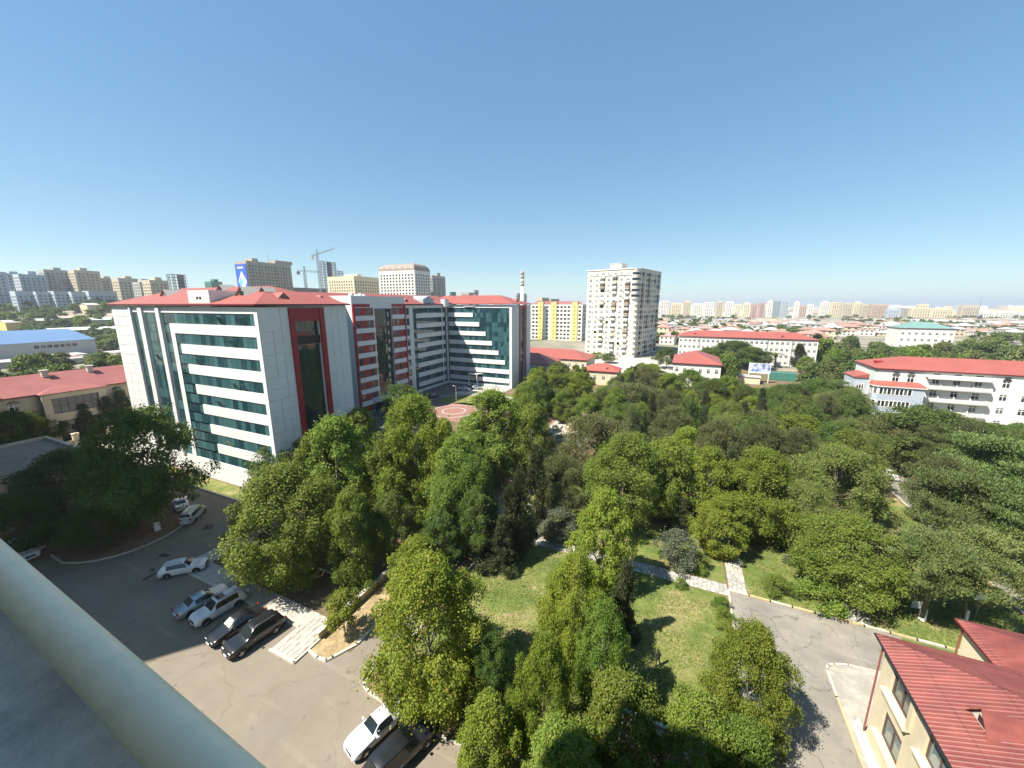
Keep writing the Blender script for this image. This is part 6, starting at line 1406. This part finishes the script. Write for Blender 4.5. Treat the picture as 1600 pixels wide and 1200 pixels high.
    # wheels
    wr = S['wh']
    ty = MB(); ty.tube([(0, -.11, 0), (0, -.10, 0), (0, .10, 0), (0, .11, 0)], [wr * .9, wr, wr, wr * .9], 22); tme = ty.mesh('tyre', rubber)
    rm_ = MB(); rm_.tube([(0, -.118, 0), (0, .118, 0)], [wr * .64, wr * .64], 16)
    for k_ in range(5):
        a_ = k_ * 1.2566
        for sy in (-1, 1): rm_.beam((0, sy * .121, 0), (wr * .6 * math.cos(a_), sy * .121, wr * .6 * math.sin(a_)), .05, 1)
    rme = rm_.mesh('rim', [rim_m, chrome]); ar = MB(); n = 14
    pp = [((wr + .07) * math.cos(math.pi * q / n), (wr + .07) * math.sin(math.pi * q / n)) for q in range(n + 1)]
    ar.poly([(p[0], 0, p[1]) for p in pp] + [(-(wr + .05), 0, -.1), (wr + .05, 0, -.1)]); arm = ar.mesh('wheel_arch', plastic)
    for fx in (-.295, .315):
        for s in (1, -1):
            wh_ = bpy.data.objects.new('wheel', tme); COL.objects.link(wh_); wh_.parent = e; wh_.location = (fx * L, s * (w - .115), wr); inst(rme, 'rim', wh_, (0, 0, 0))
            u = abs(fx) * 2; ww = w * (1 - .16 * max(0, (u - .72) / .28) ** 2.)
            inst(arm, 'wheel_arch', e, (fx * L, s * (ww + .004), wr + .02))
    def bx(name, m_, *a_): g = MB(); g.box(*a_); return g.build(name, m_, e)
    zf = fine[-1][1]
    for s in (1, -1):
        g = MB(); g.obox((L * .468, s * w * .66, S_[-2][1] * .92), (.10, -.05 * s, -.03), (.0, .17, 0), (0, 0, .055)); g.build('headlight', lamp_m, e)
        g = MB(); g.obox((-L * .487, s * w * .70, S_[1][1] * .90), (.05, 0, 0), (0, .14, 0), (0, 0, .09 if kind != 'van' else .16)); g.build('tail_light', tail_m, e)
        g = MB(); g.obox((L * (wx[1] - .045), s * (w + .09), belt + .08), (.06, 0, 0), (0, .10, 0), (0, 0, .065)); g.build('mirror', m, e)
        for k_ in range(2): bx('door_handle', chrome if kind == 'suv' else m, L * (-.13 + .2 * k_), L * (-.13 + .2 * k_) + .16, s * w - .02 if s > 0 else -w - .025, s * w + .025 if s > 0 else -w + .02, belt - .17, belt - .13)
    bx('grille', plastic, L * .485, L * .502, -w * .45, w * .45, .50, .62 if kind == 'sedan' else .74); bx('bumper', plastic if kind in ('suv', 'wagon') else m, L * .47, L * .508, -w * .7, w * .7, .28, .42); bx('bumper', plastic if kind in ('suv', 'wagon') else m, -L * .508, -L * .47, -w * .74, w * .74, .32, .52)
    if plates: bx('number_plate', plate_m, L * .505, L * .513, -.26, .26, .40, .51); bx('number_plate', plate_m, -L * .513, -L * .503, -.26, .26, .62, .73)
    if rails:
        for s in (1, -1): g = MB(); yy = s * .60 * w / .95; g.tube([(-.33 * L, yy, top - .02), (-.30 * L, yy, top + .06), (-.02 * L, yy, top + .07), (.03 * L, yy, top - .01)], [.025] * 4, 6); g.build('roof_rail', chrome if m is P_BLACK else plastic, e)
    if sunroof: g = MB(); g.box(-.12 * L, .03 * L, -.42, .42, top + .012, top + .022); g.build('sunroof', car_glass, e)
    if open_door:
        d = MB(); hx = .20 * L; d.obox((hx - .38, w + .42, .72), (.40, -.42, 0), (.03, .03, 0), (0, 0, .38)); q = d.build('open_door', m, e); d = MB(); d.obox((hx - .38, w + .42, 1.38), (.40, -.42, 0), (.02, .02, 0), (0, 0, .30)); d.build('door_frame', m, q); d = MB(); d.obox((hx - .36, w + .44, 1.38), (.32, -.336, 0), (.028, .028, 0), (0, 0, .22)); d.build('door_window', car_glass, q)
    return e
H2 = math.pi / 2
car('black seven seat SUV with chrome roof rails, outermost of the parked row', 'suv', 398, 990, -H2 - .14, P_BLACK, rails=True, scale=1.02)
car('black sedan with a beige sunshade behind its windscreen', 'sedan', 369, 974, -H2 - .12, P_BLACK, sunshade=True, scale=1.02)
car('white SUV with dark sunroof parked between silver and black sedans', 'suv', 342, 947, -H2 - .13, P_WHITE, sunroof=True, rails=True, scale=.97)
car('silver sedan parked tail out beside the white sunroof SUV', 'sedan', 317, 936, H2 - .13, P_SILVER, scale=1.03)
car('white estate car parked alone at the bend of the kerb', 'wagon', 287, 885, .80, P_WHITE, rails=True, scale=.96)
car('white hatchback half under the big bright plane tree', 'sedan', 590, 1132, -H2 - .28, P_WHITE, scale=.98)
car('black off road car at the bottom edge beside the white hatchback', 'suv', 626, 1172, H2 - .30, P_BLACK, scale=1.02)
car('grey minibus with two rear windows by the tall dark tree', 'van', 302, 803, 2.25, P_GREY, cat='van', scale=.88)
car('white car in the shade behind the grey minibus', 'sedan', 283, 785, 2.75, P_WHITE, scale=.95)
car('white van with open front door at the left edge behind the rail', 'van', 38, 860, -.05, P_WHITE, cat='van', open_door=True, scale=.95)
for i, (x, y, hd, m_, k_, nm) in enumerate(((-72, 118, 0, P_WHITE, 'sedan', 'white'), (-69, 121.5, .1, P_SILVER, 'sedan', 'silver'), (-76, 104, H2, P_BLACK, 'suv', 'black'), (-79.5, 100, H2, P_WHITE, 'suv', 'white'), (-78, 88, H2, P_SILVER, 'sedan', 'silver'))):
    car('%s car standing in the shaded courtyard, %s' % (nm, ('beside the far wing', 'right of the white one at the far wing', 'before the narrow windows', 'left of the black one', 'by the canopy')[i]), k_, 0, 0, hd, m_, loc=(x, y))
car('white car on the road gap under the pines', 'sedan', 0, 0, H2, P_WHITE, loc=(36, 88))

# ================================================================ STREET FURNITURE, PEOPLE
def lamp(label, x, y, h, z=0., arm=.6, m=None):
    e = empty('street_lamp', (x, y, z), RND.uniform(0, 6), label, 'street lamp'); m = m or grey_metal
    g = MB(); g.tube([(0, 0, 0), (0, 0, .5), (0, 0, h)], [.09, .06, .04], 8); g.build('pole', m, e); g = MB(); g.tube([(0, 0, h), (arm, 0, h + .12)], [.03, .03], 6); g.build('arm', m, e); g = MB(); g.obox((arm + .2, 0, h + .12), (.3, 0, .03), (0, .12, 0), (0, 0, .05)); g.build('lamp_head', white_paint, e)
lamp('grey street lamp at the patio kerb beside the paved path', 17.9, 43.75, 3.4, arm=.5)
lamp('pale street lamp on the courtyard asphalt below the striped block', -66, 76, 5, m=white_paint); lamp('pale street lamp farther in the courtyard', -66, 103, 5, m=white_paint); lamp('lamp post rising out of the park trees', 9, 88, 8)
def round_basin():
    x, y = W(892, 668, .8); e = empty('stone_basin', (x, y, 0), 0, 'round pale stone basin at the end of the lane among trees', 'fountain'); g = MB()
    n = 28
    for r0, z0, r1, z1 in ((2.3, 0, 2.3, .25), (2.3, .25, 1.55, .28), (1.5, .28, 1.75, 1.25), (1.75, 1.25, 1.35, 1.25), (1.35, 1.25, 1.3, .9), (1.3, .9, 0, .9)):
        for k in range(n):
            a, b = 2 * math.pi * k / n, 2 * math.pi * (k + 1) / n; g.quad((r0 * math.cos(a), r0 * math.sin(a), z0), (r0 * math.cos(b), r0 * math.sin(b), z0), (r1 * math.cos(b), r1 * math.sin(b), z1), (r1 * math.cos(a), r1 * math.sin(a), z1))
    g.build('bowl', sand, e); g = MB(); g.box(-3.4, -2.7, -2, 2, 0, .5); g.build('low_wall', white_wall, e)
round_basin()
x, y = W(1185, 590, 2); bbd = empty('billboard', (x, y, 0), -.1, 'wide billboard on two posts in front of dark trees', 'billboard'); g = MB(); g.box(-3.6, -3.4, -.1, .1, 0, 7.5); g.box(3.2, 3.4, -.1, .1, 0, 7.5); g.build('posts', white_paint, bbd) if False else None
for sx in (-3.5, 3.3): g = MB(); g.box(sx - .12, sx + .12, -.1, .1, 0, 8.0); g.build('post', white_paint, bbd)
g = MB(); g.box(-3.7, 3.7, -.22, -.1, 3.8, 7.8); g.build('panel', white_paint, bbd)
def ad_mat():
    m = bpy.data.materials.new('billboard print'); m.use_nodes = True; N, L = nodes(m); n = N.new('ShaderNodeTexNoise'); n.inputs['Scale'].default_value = .55; n.inputs['Detail'].default_value = 4; g = N.new('ShaderNodeTexCoord'); L.new(g.outputs['Object'], n.inputs['Vector']); r = N.new('ShaderNodeValToRGB'); e = r.color_ramp.elements
    e[0].position = .36; e[0].color = (.04, .05, .09, 1); e[1].position = .66; e[1].color = (.30, .58, .68, 1); q = e.new(.46); q.color = (.10, .20, .38, 1); q = e.new(.56); q.color = (.5, .42, .55, 1); L.new(n.outputs[0], r.inputs[0]); L.new(r.outputs[0], N['Principled BSDF'].inputs['Base Color']); return m
g = MB(); g.quad((-3.5, -.23, 4.3), (3.5, -.23, 4.3), (3.5, -.23, 7.6), (-3.5, -.23, 7.6)); g.build('poster', ad_mat(), bbd)
x, y = W(1168, 598, 0); q = empty('kiosk', (x, y, 0), -.1, 'pale flat roofed kiosk below the billboard', 'kiosk'); g = MB(); g.box(-3.5, 4, -2, 3, 0, 2.6); g.build('wall', cream, q); g = MB(); g.box(-3.8, 4.3, -2.3, 3.3, 2.6, 2.8); g.build('roof', pale_roof, q)
x, y = W(1222, 594, 0); q = empty('green_container', (x, y, 0), -.1, 'dark green sheet metal container right of the billboard', 'container'); g = MB(); g.box(-4.5, 4.5, -1.5, 1.5, .1, 3.2); g.build('body', green_box, q)
g = MB()
for k in range(22): g.box(-4.4 + .41 * k, -4.28 + .41 * k, -1.56, -1.502, .2, 3.1)
g.build('ribs', green_box, q, kind='stuff')
x, y = W(1522, 838, 2.4); q = empty('red_sign', (x, y, 0), -.25, 'red and white sign board among the pines at right', 'sign'); 
for sx in (-1.5, 1.5): g = MB(); g.box(sx - .06, sx + .06, -.05, .05, 0, 3.6); g.build('post', white_paint, q)
g = MB(); g.box(-1.7, 1.7, -.12, -.051, 1.3, 3.5); g.build('panel', white_paint, q); g = MB(); g.quad((-1.6, -.125, 2.0), (1.6, -.125, 1.75), (1.6, -.125, 3.4), (-1.3, -.125, 3.4)); g.build('print', sign_red, q); g = MB()
for k in range(5): xx = -.7 + .42 * k; g.quad((xx, -.13, 2.5 - .05 * k), (xx + .28, -.13, 2.48 - .05 * k), (xx + .34, -.13, 2.85 - .05 * k), (xx + .06, -.13, 2.87 - .05 * k))
g.build('lettering', white_paint, q, kind='stuff')
rw2 = empty('retaining_wall', (0, 0, 0), 0, 'low beige retaining wall between paved walk and dry planter', 'wall'); g = MB(); g.box(-29.3, -29.0, 20.4, 60, 0, .75); g.build('wall', beige, rw2); g = MB(); g.box(-29.4, -28.9, 20.3, 60, .75, .85); g.build('coping', kerb_white, rw2)
# small pale sign plates fixed between the pines
for i, (px, py, z) in enumerate(((1431, 905, 2.2), (1432, 945, .6), (1533, 932, 2.6))):
    x, y = W(px, py, z); e = empty('sign_plate', (x, y, 0), .3, 'small white plate on a post near the pine trunks, %s' % ('upper left', 'lowest', 'by the second trunk')[i], 'sign'); g = MB(); g.box(-.04, .04, -.03, .03, 0, z + .4); g.build('post', grey_metal, e); g = MB(); g.box(-.5, .5, -.06, -.031, z - .35, z + .45); g.build('panel', white_paint, e)
sheet('footpath', rect(-3.5, 4.5, 21.5, 25.4), .03, redpave); kerb([(-3.5, 25.5), (4.5, 25.5)], .3, .2, white_wall)
def bench(x, y, rz, label):
    e = empty('park_bench', (x, y, 0), rz, label, 'bench')
    for k in range(3): g = MB(); g.box(-.8, .8, -.22 + .16 * k, -.09 + .16 * k, .42, .46); g.build('slat', win_brown, e)
    for k in range(2): g = MB(); g.box(-.8, .8, .26, .30, .56 + .17 * k, .69 + .17 * k); g.build('slat', win_brown, e)
    for sx in (-.65, .65): g = MB(); g.box(sx - .04, sx + .04, -.22, .3, 0, .42); g.box(sx - .04, sx + .04, .24, .28, .42, .9); g.build('leg', grey_metal, e)
bench(9.5, 52, H2, 'brown bench on the dry grass beside the vertical path')
def person(x, y, rz, label, top, trouser):
    V = [(0, 0, .92), (0, 0, 1.15), (0, .02, 1.40), (0, .03, 1.50), (0, .05, 1.62), (-.10, 0, .88), (-.12, .05, .48), (-.12, -.02, .08), (-.12, .10, .03), (.10, 0, .88), (.12, -.06, .48), (.13, -.14, .08), (.13, -.03, .03), (-.19, .02, 1.38), (-.26, .02, 1.12), (-.24, .10, .88), (.19, .02, 1.38), (.26, .0, 1.12), (.24, .12, .90), (0, .05, 1.72)]
    E_ = [(0, 1), (1, 2), (2, 3), (3, 4), (4, 19), (0, 5), (5, 6), (6, 7), (7, 8), (0, 9), (9, 10), (10, 11), (11, 12), (2, 13), (13, 14), (14, 15), (2, 16), (16, 17), (17, 18)]
    Rr = [.15, .145, .15, .06, .095, .095, .065, .045, .04, .095, .065, .045, .04, .062, .045, .035, .062, .045, .035, .075]
    me = bpy.data.meshes.new('body'); me.from_pydata(V, E_, []); o = bpy.data.objects.new('person', me); COL.objects.link(o); o.location = (x, y, .02); o.rotation_euler.z = rz
    me.materials.append(top)
    sk = o.modifiers.new('skin', 'SKIN'); sv = me.skin_vertices[0].data
    for i, r_ in enumerate(Rr): sv[i].radius = (r_, r_ * .8); sv[i].use_root = i == 0
    o.modifiers.new('sub', 'SUBSURF').levels = 1; o.modifiers['sub'].render_levels = 1
    tag(o, label, 'person'); h = MB(); h.tube([(0, .05, 1.62), (0, .04, 1.70), (0, .04, 1.77)], [.10, .105, .05], 10); h.build('hair', mat('dark hair', (.02, .015, .012), .6, .1, 3), o, True); t = MB()
    return o
xp, yp = W(1027, 1042, 0); person(xp, yp, .6, 'person in dark clothes walking on the lawn at the edge of the tree shade', mat('dark cloth', (.03, .025, .025), .9, .1, 3), None)
xp, yp = W(746, 608, 0); person(xp, yp, 1., 'small person in light clothes on the plaza before the right wing', mat('light cloth', (.4, .36, .33), .9, .1, 3), None)

# pale summer haze
hm = bpy.data.materials.new('haze air'); hm.use_nodes = True; N, L = nodes(hm); N.remove(N['Principled BSDF']); pv = N.new('ShaderNodeVolumePrincipled'); pv.inputs['Color'].default_value = (.86, .92, 1, 1); pv.inputs['Density'].default_value = HAZE; pv.inputs['Anisotropy'].default_value = .2; L.new(pv.outputs[0], N['Material Output'].inputs['Volume'])
g = MB(); g.box(-13000, 13000, -2500, 14000, -10.2, 128); o = g.build('haze', hm); o['kind'] = 'stuff'; o['label'] = 'thin pale summer haze over the town'
sc.cycles.volume_bounces = 0; sc.cycles.volume_step_rate = 20; sc.cycles.volume_max_steps = 64

# trees of one kind in one grove: told apart by their order from the left
ORDW = 'first second third fourth fifth sixth seventh eighth ninth tenth eleventh twelfth thirteenth fourteenth fifteenth sixteenth seventeenth eighteenth nineteenth twentieth'.split()
groups = {}
for o in sc.objects:
    if o.parent is None and o.get('category') == 'tree' and o.get('group'): groups.setdefault(o['label'], []).append(o)
for lab, os_ in groups.items():
    if 1 < len(os_) <= 40:
        os_.sort(key=lambda o: proj(o.location.x, o.location.y, 6)[0])
        for i, o in enumerate(os_):
            j = len(os_) - 1 - i
            if len(lab.split()) <= 12: o['label'] = lab + (', %s from left' % ORDW[i] if i < 20 else ', %s from right' % ORDW[j])
